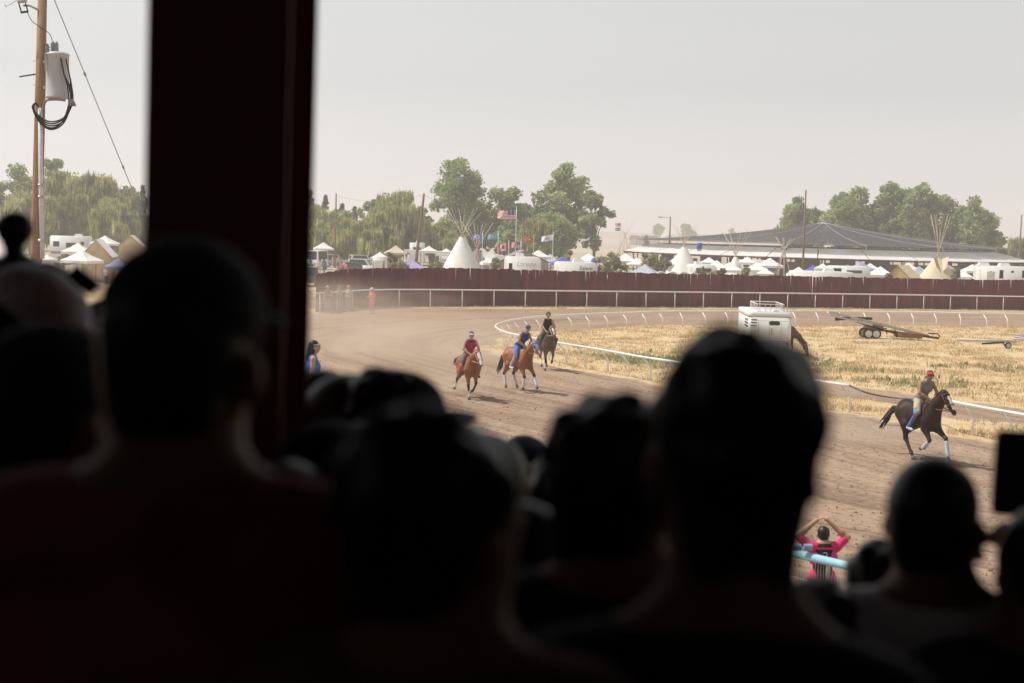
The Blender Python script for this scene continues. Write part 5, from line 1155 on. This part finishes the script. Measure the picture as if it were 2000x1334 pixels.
for a in [
 # left mass
 (40, 316, 110, 262, 'cottonwood', 'tall green tree at the far left behind the timber power pole'), (104, 306, 70, 268, 'cottonwood', 'upright green tree directly right of the timber power pole'), (140, 330, 130, 240, 'willow', 'broad weeping willow left of the centre of the left group'),
 (195, 336, 110, 238, 'willow', 'weeping willow with a rounded top nearest the steel column'), (60, 372, 120, 232, 'willow', 'low willow behind the tipi poles at the left edge'), (248, 362, 90, 250, 'cottonwood', 'lower sloping tree left of the steel column'), (279, 362, 30, 262, 'conifer', 'dark conifer touching the left edge of the steel column'), (225, 395, 100, 228, 'willow', 'small hanging willow behind the white pickup'),
 # middle
 (606, 372, 50, 262, 'conifer', 'dark spruce just right of the steel column'), (636, 382, 40, 268, 'conifer', 'dark bluish conifer left of the slim pole'), (620, 402, 50, 240, 'willow', 'yellow green tree left of the slim pole'), (655, 405, 90, 255, 'cottonwood', 'grey green tree mass behind the slim pole'), (812, 400, 80, 250, 'cottonwood', 'dark green tree behind the leaning pole'), (1030, 395, 70, 262, 'cottonwood', 'mid green tree between the flag trees and the largest cottonwood'), (850, 440, 110, 232, 'willow', 'low pale willow behind the white trailer awning'), (668, 398, 44, 272, 'conifer', 'dark conifer behind the slim pole'), (693, 404, 22, 285, 'conifer', 'thin pointed conifer right of the slim pole'), (722, 388, 60, 268, 'cottonwood', 'grey green tree behind the left shoulder of the round willow'),
 (776, 368, 132, 232, 'willow', 'big round light green willow left of the tall cottonwood'), (690, 425, 90, 222, 'willow', 'low yellow green tree right of the slim pole'), (640, 430, 80, 220, 'willow', 'low olive tree above the parked van'), (745, 440, 90, 212, 'willow', 'low light green tree at the foot of the round willow'),
 (893, 303, 108, 255, 'cottonwood', 'tallest open cottonwood above the large tipi', .36, 40, .6), (925, 385, 110, 262, 'cottonwood', 'mid green tree between the tall cottonwood and the big flag'), (870, 420, 90, 240, 'cottonwood', 'low shaded tree under the tall cottonwood'),
 (988, 360, 92, 258, 'cottonwood', 'flat topped tree behind the large striped flag'), (1010, 425, 80, 235, 'cottonwood', 'low dark tree behind the flag cluster'), (1098, 314, 122, 252, 'cottonwood', 'largest dense cottonwood right of the big flag'), (1164, 368, 74, 246, 'cottonwood', 'lower right cottonwood joined to the largest one'), (1080, 410, 120, 238, 'cottonwood', 'shaded lower crown in front of the largest cottonwood'), (1050, 430, 70, 228, 'willow', 'pale small tree behind the white flag'),
 # right
 (1566, 382, 96, 300, 'cottonwood', 'thin greyish tree left of the right hand group'), (1662, 360, 108, 292, 'cottonwood', 'broad light green tree above the net peak'), (1742, 353, 96, 290, 'cottonwood', 'narrow tall tree second from left over the net'), (1796, 354, 96, 284, 'cottonwood', 'dark full tree left of the cream tipi poles'), (1850, 378, 100, 286, 'cottonwood', 'tree directly behind the cream tipi poles'), (1905, 382, 104, 280, 'cottonwood', 'rightmost large green tree of the right hand group'), (1740, 405, 200, 296, 'cottonwood', 'low shaded tree line filler behind the net'), (1935, 440, 70, 282, 'cottonwood', 'small tree at the right foot of the rightmost large tree'), (1990, 468, 40, 262, 'willow', 'small bushy tree below the right edge pole'),
]: tree(*a, **({} if len(a) > 6 else dict(bot=.1, lobes=40 if a[2] > 85 else 26)))
for a in [(1196, 490, 62, 150, 'bush', 'large grey green bush right of the second lettered camper'), (1283, 489, 62, 158, 'bush', 'grey green bush left of the mid-sized tipi'), (1178, 500, 40, 152, 'bush', 'smaller bush at the left of the large grey green bush'), (970, 503, 30, 150, 'bush', 'brownish bush between the large tipi and the first lettered camper'), (770, 505, 60, 138, 'bush', 'scrubby bush along the fence left of the lavender dome tent'), (845, 508, 60, 136, 'bush', 'scrubby bush along the fence left of the large tipi'), (765, 492, 30, 150, 'bush', 'tall thin bush beside the narrow camper'),
 (1462, 520, 46, 130, 'bush', 'low green bush at the fence below the slack tipi'), (1405, 521, 50, 132, 'bush', 'low weedy bush right of the scalloped tarpaulin'), (1368, 521, 36, 135, 'bush', 'low bush at the right foot of the mid-sized tipi'), (1868, 522, 34, 138, 'bush', 'grey bush right of the cream tipi'), (1110, 488, 50, 200, 'bush', 'bush behind the mauve striped canopy'), (125, 492, 60, 165, 'bush', 'brown bush below the cream motorhome'), (1735, 532, 40, 136, 'bush', 'low bush left of the yellow tent'), (1015, 490, 60, 200, 'bush', 'bush behind the brown tarp roof')]:
    tree(*a, bot=.05, lobes=12, dens=.8)
# far treeline, houses and silo on the horizon
tree(1290, 436, 26, 900, 'cottonwood', 'small hazy tree on the horizon left of the lamp post', bot=.1, lobes=8, dens=.4); tree(1338, 436, 50, 850, 'cottonwood', 'wide hazy tree on the horizon behind the mid-sized tipi', bot=.1, lobes=10, dens=.4); tree(1440, 445, 70, 950, 'cottonwood', 'hazy tree on the horizon behind the slack tipi poles', bot=.05, lobes=10, dens=.4)
tree(1262, 460, 16, 500, 'conifer', 'dark small conifer beyond the arbor roof', bot=.05, lobes=8, dens=.5)
hwm = mat('far_house_wall', (.6, .55, .5), .8)
p = AT(1302, 454, 800); hs_ = thing('farm_silo', 'pale domed silo on the hazy horizon beside the lamp post', 'silo', (p.x, 800, GZ)); MB().lathe([(3, 0), (3, 4), (2.6, 5.2), (1.4, 6.1), (.1, 6.4)], n=16).build('wall', hwm, hs_, True)
for px, w, lb in ((1240, 6, 'low tan farm building on the hazy horizon'), (1268, 10, 'small pale farmhouse on the hazy horizon')):
    p = AT(px, 462, 760); hs_ = thing('farmhouse', lb, 'house', (p.x, 760, GZ)); MB().box((0, 0, 1.5), (w, 6, 3)).build('wall', hwm, hs_); MB().prism([(-w/2-.4, -3.4, 3), (w/2+.4, -3.4, 3), (w/2-1, 0, 4.8), (-w/2+1, 0, 4.8)], (0, 0, .15)).build('roof', brownm, hs_)
# ------------------------------------------------------------------ timber power pole with transformer (left)
PY_ = 43.0
a = AT(84, -60, PY_); b = AT(71, 500, PY_); d_ = a-b; base = b-d_*((b.z)/d_.z)
up_ = thing('power_pole', 'tall timber power pole with a grey transformer and white conduit at the left', 'power pole', base)
def Lp(px, py, dy=0.0): q = AT(px, py, PY_); q = q-base; q.y = dy; return q
pine = mat('pole_pine', (.3, .17, .09), .85, col2=(.42, .27, .16), scale=4, stretch=(6, 6, .35), bump=.3)
MB().tube([(0, 0, -.2), Lp(71, 500), Lp(77, 250), Lp(84, -60)], [.19, .165, .15, .125], 14).build('pole', pine, up_, True)
cond = mat('conduit_white', (.68, .68, .72), .5)
MB().tube([Lp(87, 505, -.2), Lp(84.5, 380, -.2), Lp(83, 212, -.2)], [.065, .065, .065], 10).build('conduit', cond, up_, True)
for y in (362, 385, 470): MB().tube([Lp(80, y, -.22), Lp(90, y, -.22)], .05, 6).build('strap', steel, up_)
trg = mat('transformer_grey', (.5, .49, .5), .45, .05, 2)
c = Lp(118, 194, -.28); ztop = Lp(118, 108).z
tk = MB().lathe([(.33, 0), (.335, .04), (.32, .06), (.32, ztop-c.z-.06), (.335, ztop-c.z-.04), (.335, ztop-c.z), (.2, ztop-c.z+.06), (.05, ztop-c.z+.08)], c, 24).build('transformer_tank', trg, up_, True)
for px, py in ((109, 84), (116, 85), (95, 88)): MB().lathe([(.04, 0), (.075, .04), (.05, .08), (.075, .12), (.05, .16), (.075, .2), (.04, .26), (.03, .3)], Lp(px, py+19, -.28 if px > 100 else -.12), 10).build('bushing', mat('bushing_grey', (.28, .3, .31), .3), up_, True)
for y in (122, 172): MB().box((Lp(92, y)+Lp(100, y))/2+V3(0, -.12, 0), (.25, .1, .08)).build('bracket', steel, up_)
MB().box(Lp(100, 125, -.52), (.03, .06, .5)).build('mount_lug', trg, up_)
blk = mat('black_cable', (.02, .02, .025), .5)
cabs = MB()
for k, (ex, s) in enumerate(((0, 0), (3, 4), (-3, 8), (5, -4), (1, 11))):
    P_ = catmull([Lp(131+k % 2*9, 118, -.58), Lp(138+k % 2*10, 150, -.62), Lp(147+ex, 172, -.6), Lp(148+ex, 205+s*.3, -.55), Lp(133+ex*.6, 235+s*.8, -.5), Lp(109, 244+s, -.45), Lp(86, 233+s*.8, -.35), Lp(72-ex*.4, 214+s*.3, -.3), Lp(74, 203, -.25), Lp(80, 210, -.22)], 5)
    cabs.tube(P_, .022, 6)
cabs.build('cable_loops', blk, up_, True)
MB().tube(catmull([Lp(89, 215, -.2), Lp(93, 202, -.25), Lp(105, 198, -.5), Lp(128, 198, -.6), Lp(140, 200, -.62)], 5), .035, 8).build('lamp_arm', mat('arm_rust', (.3, .22, .17), .7), up_, True)
MB().lathe([(.12, -.08), (.1, 0), (.04, .1), (.03, .12)], Lp(153, 205, -.62), 12).build('lamp_hood', mat('hood_green', (.2, .24, .17), .5), up_, True)
MB().tube([Lp(48, 12, -.1), Lp(60, 12, -.1), Lp(80, 22, -.1)], .03, 6).build('cutout_bracket', steel, up_, True)
fz = MB(); fz.tube([Lp(38, 4, -.15), Lp(55, 3, -.15)], .06, 8); fz.build('cutout_body', trg, up_, True)
for px in (43, 56): MB().tube([Lp(px-3, 8, -.15), Lp(px+2, 25, -.15)], .02, 5).build('fuse_arm', blk, up_, True)
MB().tube([Lp(44, 26, -.15), Lp(58, 24, -.15)], .03, 6).build('fuse_tube', blk, up_, True)
MB().tube(catmull([Lp(57, 26, -.15), Lp(66, 42, -.2), Lp(82, 54, -.25), Lp(100, 66, -.3), Lp(106, 74, -.3), Lp(108, 84, -.28)], 5), .011, 5).build('lead_wire', blk, up_, True)
MB().tube(catmull([Lp(0, 2, .3), Lp(8, 12, .2), Lp(3, 4, .2), Lp(12, 10, .1), Lp(30, 2, 0), Lp(40, -2, -.1)], 5), .01, 5).build('loop_wire', steel, up_, True)
for y, s in ((119, -1), (146, -1), (166, -1)): MB().tube([Lp(72, y), Lp(65, y)], .012, 5).build('step_bolt', steel, up_)
MB().tube([Lp(70, 145), Lp(55, 147), Lp(38, 150)], .022, 5).build('insulator_string', blk, up_, True)
A_, B_ = AT(98, -20, PY_), AT(279, 420, PY_+12)
gw = MB().tube([V3(0, 0, 0), B_-A_], .016, 5).build('guy_wire', steel, None, True, A_); tag(gw, 'thin steel guy wire slanting down from the timber power pole', 'wire')
for f in (.31, .735, .99):
    q = MB().tube([(B_-A_)*f, (B_-A_)*(f+.012)], .04, 6).build('wire_clamp', steel, gw, True)

# ------------------------------------------------------------------ people around the track
def place(px, pyfoot): p = G(px, pyfoot); return (p.x, p.y, 0)
dn = cloth('denim_grey', (.14, .17, .24))
person('man in dark vest and grey cap, leftmost of four by the outer rail', stand_pose(1.8, lwr=V3(-.12, .3, 1.2), lel=V3(-.3, .02, 1.15)), cloth('dark_green_vest', (.05, .07, .05)), dn, skin_l, 'people standing by the outer rail', place(640, 612), R(160), 'short', 'cap', cloth('grey_cap', (.4, .38, .36)), 'none', vox=.022)
person('man in grey shirt turned sideways, second from left by the outer rail', stand_pose(1.72, rwr=V3(.12, .32, 1.15)), cloth('grey_shirt', (.3, .28, .28)), cloth('grey_green_trousers', (.2, .21, .18)), skin_l, 'people standing by the outer rail', place(661, 607), R(230), 'short', 'cap', cloth('olive_cap', (.2, .17, .13)), 'short', vox=.022)
person('man in pale checked shirt and jeans by the outer rail', stand_pose(1.75, lwr=V3(-.1, .3, 1.15), rwr=V3(.05, .3, 1.05)), cloth('pale_shirt', (.45, .43, .46)), cloth('pale_jeans', (.22, .24, .32)), skin_l, 'people standing by the outer rail', place(681, 609), R(150), 'short', 'cap', cloth('tan_cap', (.5, .36, .3)), 'short', vox=.022)
person('person in orange red clothes and white cap in front of the outer rail', stand_pose(1.7, lwr=V3(-.05, .25, 1.12), rwr=V3(.12, .28, 1.1)), cloth('orange_red_top', (.75, .13, .1)), cloth('coral_shorts', (.6, .2, .17)), skin_l, 'people standing by the outer rail', place(726, 613), R(140), 'short', 'cap', cloth('white_cap', (.8, .8, .78)), 'short', 'short', vox=.022)
# people in the camp by the vehicles
for px, py, Y, tc, lb in ((607, 503, 150, (.03, .1, .06), 'person in dark green top beside the white van'), (625, 507, 148, (.55, .5, .48), 'person in pale top in front of the white van'), (633, 505, 150, (.1, .12, .2), 'person in navy top right of the pale one near the van'), (650, 498, 165, (.5, .42, .3), 'person in tan top between the van and the silver car'), (660, 500, 158, (.62, .55, .3), 'person in cream yellow top near the silver car'), (667, 510, 146, (.6, .07, .07), 'person in red top near the left fence end'), (676, 512, 145, (.55, .12, .16), 'person in crimson top next to the dark low car'), (1700, 521, 168, (.05, .05, .06), 'person in black under the arbor roof left of the cream tipi'), (243, 512, 125, (.6, .6, .62), 'person in white near the lavender tent at left'), (208, 520, 110, (.66, .63, .62), 'person in pale clothes below the tan gable tent')):
    Y = (CAMH-GZ-1.74)*FPX/(py-HOR(px)); q = AT(px, py, Y); h_ = 1.74
    person(lb, stand_pose(h_), cloth('camp_top_%d' % px, tc), random.choice([jeans, dn, khaki]), random.choice([skin, skin_l]), 'people walking in the camp', (q.x, Y, q.z-h_ if q.z-h_ > GZ else GZ), random.uniform(0, 6), 'short', None, None, 'short', vox=.035)
# man with raised arms and the blue railed mesh fence
Y = 20.9; q = AT(1609, 1030, Y)
Jm = stand_pose(1.8, lel=V3(-.36, .04, 1.65), rel=V3(.36, .04, 1.63), lwr=V3(-.13, .10, 1.85), rwr=V3(.12, .10, 1.86), lsh=V3(-.2, 0, 1.48), rsh=V3(.2, 0, 1.48))
pk = cloth('hot_pink_jersey', (.72, .045, .17)); pm = person('man in pink and black jersey stretching both arms over his head at the track edge', Jm, [pk, blackm], cloth('pink_shorts', (.5, .04, .13)), skin_l, None, (q.x, Y, 0), R(4), 'short', None, None, 'short', vox=.013, curl=.25, traps=True, arm=1.18)
s_ = q.z/1.8
pm.scale = (s_*1.12, s_*1.05, s_)
cu = bpy.data.curves.new('num', 'FONT'); cu.body = '2'; cu.size = .17; cu.extrude = .003; cu.align_x = 'CENTER'
o = bpy.data.objects.new('tmp', cu); me = bpy.data.meshes.new_from_object(o); bpy.data.objects.remove(o); me.materials.append(mat('jersey_print', (.5, .5, .5), .7)); o = bpy.data.objects.new('jersey_number', me); COL.objects.link(o); o.parent = pm; o.rotation_euler = (R(90), 0, 0); o.location = (0, -.165, 1.31)
MB().box((0, -.125, 1.475), (.24, .012, .03)).build('jersey_stripe', pk, pm)
p0, p1 = G(1550, 1080, 1.22), G(1650, 1104, 1.22); d_ = (p1-p0).normalized(); A_ = p0-d_*.3; B_ = p1+d_*1.6; base = V3(A_.x, A_.y, 0)
mf = thing('mesh_fence', 'wire mesh fence with a light blue padded top rail behind the pink jersey man', 'fence', base)
sky_b = mat('light_blue_pad', (.3, .55, .68), .55, .06, 3); L_ = (B_-A_).length
MB().tube([V3(0, 0, 1.22), d_*L_+V3(0, 0, 1.22)], .06, 12).build('top_rail', sky_b, mf, True)
wm = MB()
for k in range(int(L_/.05)): wm.tube([d_*(.05*k)+V3(0, 0, .1), d_*(.05*k)+V3(0, 0, 1.16)], .004, 4)
for z in (.1, .35, .62, .88): wm.tube([V3(0, 0, z), d_*L_+V3(0, 0, z)], .007, 4)
wm.build('wire_mesh', mat('wire_white', (.6, .6, .6), .5), mf)
for k in (.0, .33, .66, 1): MB().tube([d_*L_*k, d_*L_*k+V3(0, 0, 1.2)], .03, 6).build('post', steel, mf)
for px in (1557, 1578): 
    q = G(px, 1069, 1.36)-base; MB().rbox(q, (.11, .1, .09), .03, 2, 'x').build('clamp', mat('clamp_blue', (.25, .42, .6), .5), mf)
# woman walking on a raised walkway
Y = 27.0; q = AT(612, 666, Y); fz_ = q.z-1.68
wk = thing('raised_walkway', 'raised timber walkway carrying the woman in blue', 'platform', (q.x-.6, Y, 0)); MB().box((0, 0, fz_-.1), (3.4, 1.6, .18)).build('deck', gwood, wk)
for x in (-1.6, 1.6):
    for y in (-.7, .7): MB().box((x, y, (fz_-.2)/2), (.14, .14, fz_-.2)).build('post', gwood, wk)
blue = cloth('bright_blue_vest', (.05, .17, .5)); person('woman in bright blue vest with long dark tied hair beside the steel column', stand_pose(1.68, pitch=.0), [blue, mat('vest_blue_dark', (.03, .09, .3), .8)], jeans, skin_l, None, (q.x, Y, fz_), R(-82), 'long', 'headband', cloth('grey_band', (.3, .3, .34)), 'none', vox=.014, female=True)

# ------------------------------------------------------------------ spectators in the shade of the grandstand
skin_d = mat('skin_deep_brown', (.2, .1, .06), .6, .08, 8)
def spect(px, ytop, d, label, top, yaw=0.0, hair='short', hat=None, hatm=None, sleeve='short', sk=None, rz=0.0, big=1.0, pitch=0.0, J=None, vox=.013, hairmat=None, extra=0.02, glasses=False):
    q = AT(px, ytop, d); fz = deck_z(d); h = (q.z-extra-fz); h = max(1.35, min(1.86, h)); fz = q.z-extra-h
    if fz < deck_z(d): fz = deck_z(d)
    JJ = stand_pose(h); JJ['yaw'] = yaw; JJ['pitch'] = pitch; s = h/1.75
    if J: JJ.update({k: v*s for k, v in J.items()})
    return person(label, JJ, top, jeans, sk or skin_d, 'spectators seen from behind in the shade', (q.x, d, fz), rz, hair, hat, hatm, sleeve, vox=vox, shoes=blackm, hairmat=hairmat, curl=1.0, traps=True)
dkred = cloth('dark_maroon_shirt', (.3, .04, .075)); dgrey = cloth('dark_grey_shirt', (.06, .06, .065)); lgrey = cloth('light_grey_shirt', (.72, .72, .76)); whitc = cloth('white_cotton', (.75, .75, .77)); bkc = cloth('black_shirt', (.02, .02, .022)); navy = cloth('navy_shirt', (.03, .04, .09)); brn = cloth('brown_shirt', (.12, .05, .04))
UPR = dict(rel=V3(.34, .2, 1.30), rwr=V3(.22, .42, 1.62)); UPL = dict(lel=V3(-.34, .2, 1.30), lwr=V3(-.22, .42, 1.62))
LOW = dict()
spect(345, 483, 1.72, 'large man in dark maroon shirt and dark cap overlapping the steel column', dkred, R(-8), 'short', 'cap', cloth('charcoal_cap', (.03, .03, .035)), rz=R(-8))
spect(1444, 668, 1.62, 'dark haired spectator with the largest head, right of the centre', bkc, R(8), 'fluffy', J=dict(lsh=V3(-.19, 0, 1.35), rsh=V3(.18, 0, 1.33), neck=V3(0, 0, 1.42), lel=V3(-.26, -.02, 1.08), rel=V3(.25, -.02, 1.07)))
spect(862, 820, 1.55, 'wide dark haired spectator low in the centre of the photo', brn, R(-35), 'fluffy', rz=R(-14))
spect(777, 738, 3.2, 'spectator in a black cap with its brim to the right, left of the centre', bkc, R(-50), 'fluffy', 'cap', blackm)
spect(1212, 790, 2.0, 'spectator with flat topped dark hair between the centre and the largest head', bkc, R(-30), 'fluffy', 'cap_back', blackm)
spect(1024, 858, 6.4, 'small spectator with a blue cap seen between two larger heads', cloth('slate_blue_shirt', (.1, .12, .24)), R(20), 'short', 'cap_back', cloth('slate_cap', (.06, .07, .1)))
spect(1838, 893, 2.6, 'short haired spectator in a light grey shirt at the lower right', lgrey, R(-25), 'short', rz=R(-6))
spect(1722, 1068, 3.5, 'dark spectator half hidden left of the light grey shirt', dgrey, 0, 'fluffy')
spect(45, 532, 3.0, 'spectator in a white cap with the brim to the right at the left edge', bkc, R(-60), 'short', 'cap', cloth('white_cap_cotton', (.85, .86, .9)), pitch=-.25)
spect(26, 512, 3.6, 'spectator with a high topknot at the left edge', bkc, R(10), 'topknot', extra=0.0)
spect(88, 512, 3.6, 'dark long haired spectator raising a phone at the left', navy, R(-10), 'long', J=dict(rel=V3(.36, .1, 1.28), rwr=V3(.2, .35, 1.58)))
spect(205, 640, 3.4, 'spectator in black holding a tilted phone up beside the tan tent', bkc, 0, 'fluffy', J=dict(lel=V3(-.3, .22, 1.45), lwr=V3(-.16, .4, 1.72)))
spect(640, 724, 3.6, 'dark haired spectator right beside the steel column', dgrey, R(-50), 'long')
spect(682, 735, 3.2, 'spectator in a light shirt with face turned right below the woman in blue', whitc, R(-75), 'short', rz=R(-30))
spect(640, 838, 2.6, 'spectator with a dark cap low beside the steel column', bkc, R(-15), 'short', 'cap', blackm)
spect(85, 650, 2.2, 'spectator in black with a dark cap at the lower left', bkc, R(-30), 'short', 'cap', cloth('navy_cap', (.025, .025, .04)))
spect(2050, 985, 2.5, 'spectator at the lower right corner holding a tablet up', navy, R(15), 'short', J=dict(lel=V3(-.32, .10, 1.28), lwr=V3(-.12, .26, 1.56), rel=V3(.33, .16, 1.38), rwr=V3(.08, .30, 1.6)))
spect(1108, 893, 3.3, 'dark spectator filling the gap left of the flat topped hair', bkc, R(15), 'fluffy')
spect(958, 848, 3.0, 'spectator with reddish brown shirt just right of the centre head', brn, R(-40), 'short')
spect(1300, 905, 2.9, 'dark spectator wedged behind the largest head', bkc, R(0), 'fluffy')
spect(735, 850, 2.5, 'dark spectator low below the black cap with the brim', bkc, R(-10), 'fluffy')
spect(560, 900, 2.35, 'dark spectator in front of the foot of the steel column', bkc, R(-10), 'nape')
spect(1030, 985, 2.2, 'dark skinned cheek and shoulder low right of the centre head', brn, R(-55), 'short', rz=R(-20))
spect(1600, 1142, 2.6, 'dark spectator low beneath the pink jersey man', bkc, R(5), 'fluffy')
# phones and tablet
scr = mat('screen_dark', (.012, .02, .03), .12, spec=.6); phm = mat('phone_case', (.03, .02, .028), .4)
def device(px, py, d, w, h, ang, label, name='phone', cat='phone', face=0.0):
    q = AT(px, py, d); t = thing(name, label, cat, q); k = d/FPX; M_ = Matrix.Rotation(face, 4, 'Z') @ Matrix.Rotation(ang, 4, 'Y'); t.rotation_euler = M_.to_euler()
    MB().rbox((0, 0, 0), (w*k, .009, h*k), min(w, h)*k*.12, 3, 'y').build('case', phm, t); MB().box((0, -.0055, 0), (w*k*.92, .002, h*k*.92)).build('screen', scr, t)
    MB().lathe([(.006, 0), (.006, .004)], (w*k*.3, .005, h*k*.35), 10).build('camera_lens', steel, t)
device(163, 547, 3.0, 62, 34, R(38), 'dark tilted phone held up in front of the pale tents'); device(103, 562, 3.6, 34, 62, R(4), 'upright phone held up left of the tilted one'); device(2000, 925, 2.75, 122, 172, R(1), 'black tablet held up at the right edge', 'tablet', 'tablet')

# ------------------------------------------------------------------ dust kicked up by the horses
def dust(px, py, size, rot, dens, label, z=.5, seed=0.0, col=(.86, .74, .62)):
    m_ = bpy.data.materials.new('dust_%d' % px); m_.use_nodes = True; n = m_.node_tree; n.nodes.clear(); oo = n.nodes.new('ShaderNodeOutputMaterial'); v = n.nodes.new('ShaderNodeVolumePrincipled')
    v.inputs['Color'].default_value = (*col, 1); v.inputs['Anisotropy'].default_value = .2
    tc = n.nodes.new('ShaderNodeTexCoord'); ln = n.nodes.new('ShaderNodeVectorMath'); ln.operation = 'LENGTH'; n.links.new(tc.outputs['Object'], ln.inputs[0])
    mr = n.nodes.new('ShaderNodeMapRange'); mr.interpolation_type = 'SMOOTHSTEP'; mr.inputs['From Min'].default_value = 1.0; mr.inputs['From Max'].default_value = .1; n.links.new(ln.outputs['Value'], mr.inputs[0])
    nz = n.nodes.new('ShaderNodeTexNoise'); nz.inputs['Scale'].default_value = 2.2; nz.inputs['Detail'].default_value = 3; mp = n.nodes.new('ShaderNodeMapping'); mp.inputs['Location'].default_value = (seed, 0, 0); n.links.new(tc.outputs['Object'], mp.inputs[0]); n.links.new(mp.outputs[0], nz.inputs['Vector'])
    m2 = n.nodes.new('ShaderNodeMapRange'); m2.inputs['From Min'].default_value = .38; m2.inputs['From Max'].default_value = .68; n.links.new(nz.outputs['Fac'], m2.inputs[0])
    mu = n.nodes.new('ShaderNodeMath'); mu.operation = 'MULTIPLY'; n.links.new(mr.outputs[0], mu.inputs[0]); n.links.new(m2.outputs[0], mu.inputs[1]); mk = n.nodes.new('ShaderNodeMath'); mk.operation = 'MULTIPLY'; mk.inputs[1].default_value = dens; n.links.new(mu.outputs[0], mk.inputs[0])
    n.links.new(mk.outputs[0], v.inputs['Density']); n.links.new(v.outputs[0], oo.inputs['Volume'])
    p = G(px, py); bm2 = bmesh.new(); bmesh.ops.create_icosphere(bm2, subdivisions=3, radius=1.0); me = bpy.data.meshes.new('dust_cloud'); bm2.to_mesh(me); bm2.free(); me.materials.append(m_)
    o = bpy.data.objects.new('dust_cloud', me); COL.objects.link(o); o.location = (p.x, p.y, z); o.scale = size; o.rotation_euler = (0, 0, rot); tag(o, label, 'dust', kind='stuff')
dust(800, 712, (7.5, 12, 1.6), R(12), .17, 'pale dust trailing behind the chestnut and bay horses', .9, 1.0)
dust(690, 650, (9, 16, 2.2), R(10), .075, 'thin dust drifting over the far left of the track', 1.2, 4.0)
dust(885, 768, (1.8, 1.6, .55), 0, .8, 'dust puff at the hooves of the chestnut horse', .35, 7.0)
dust(985, 758, (2.2, 1.6, .5), 0, .7, 'dust puff at the hooves of the hooded bay horse', .3, 9.0)
dust(1700, 872, (2.6, 1.6, .75), R(-20), .7, 'dust puff behind the dark brown horse at right', .4, 12.0)
dust(900, 592, (26, 5, 2.5), R(4), .03, 'faint dust hanging in front of the maroon fence', 1.6, 15.0)
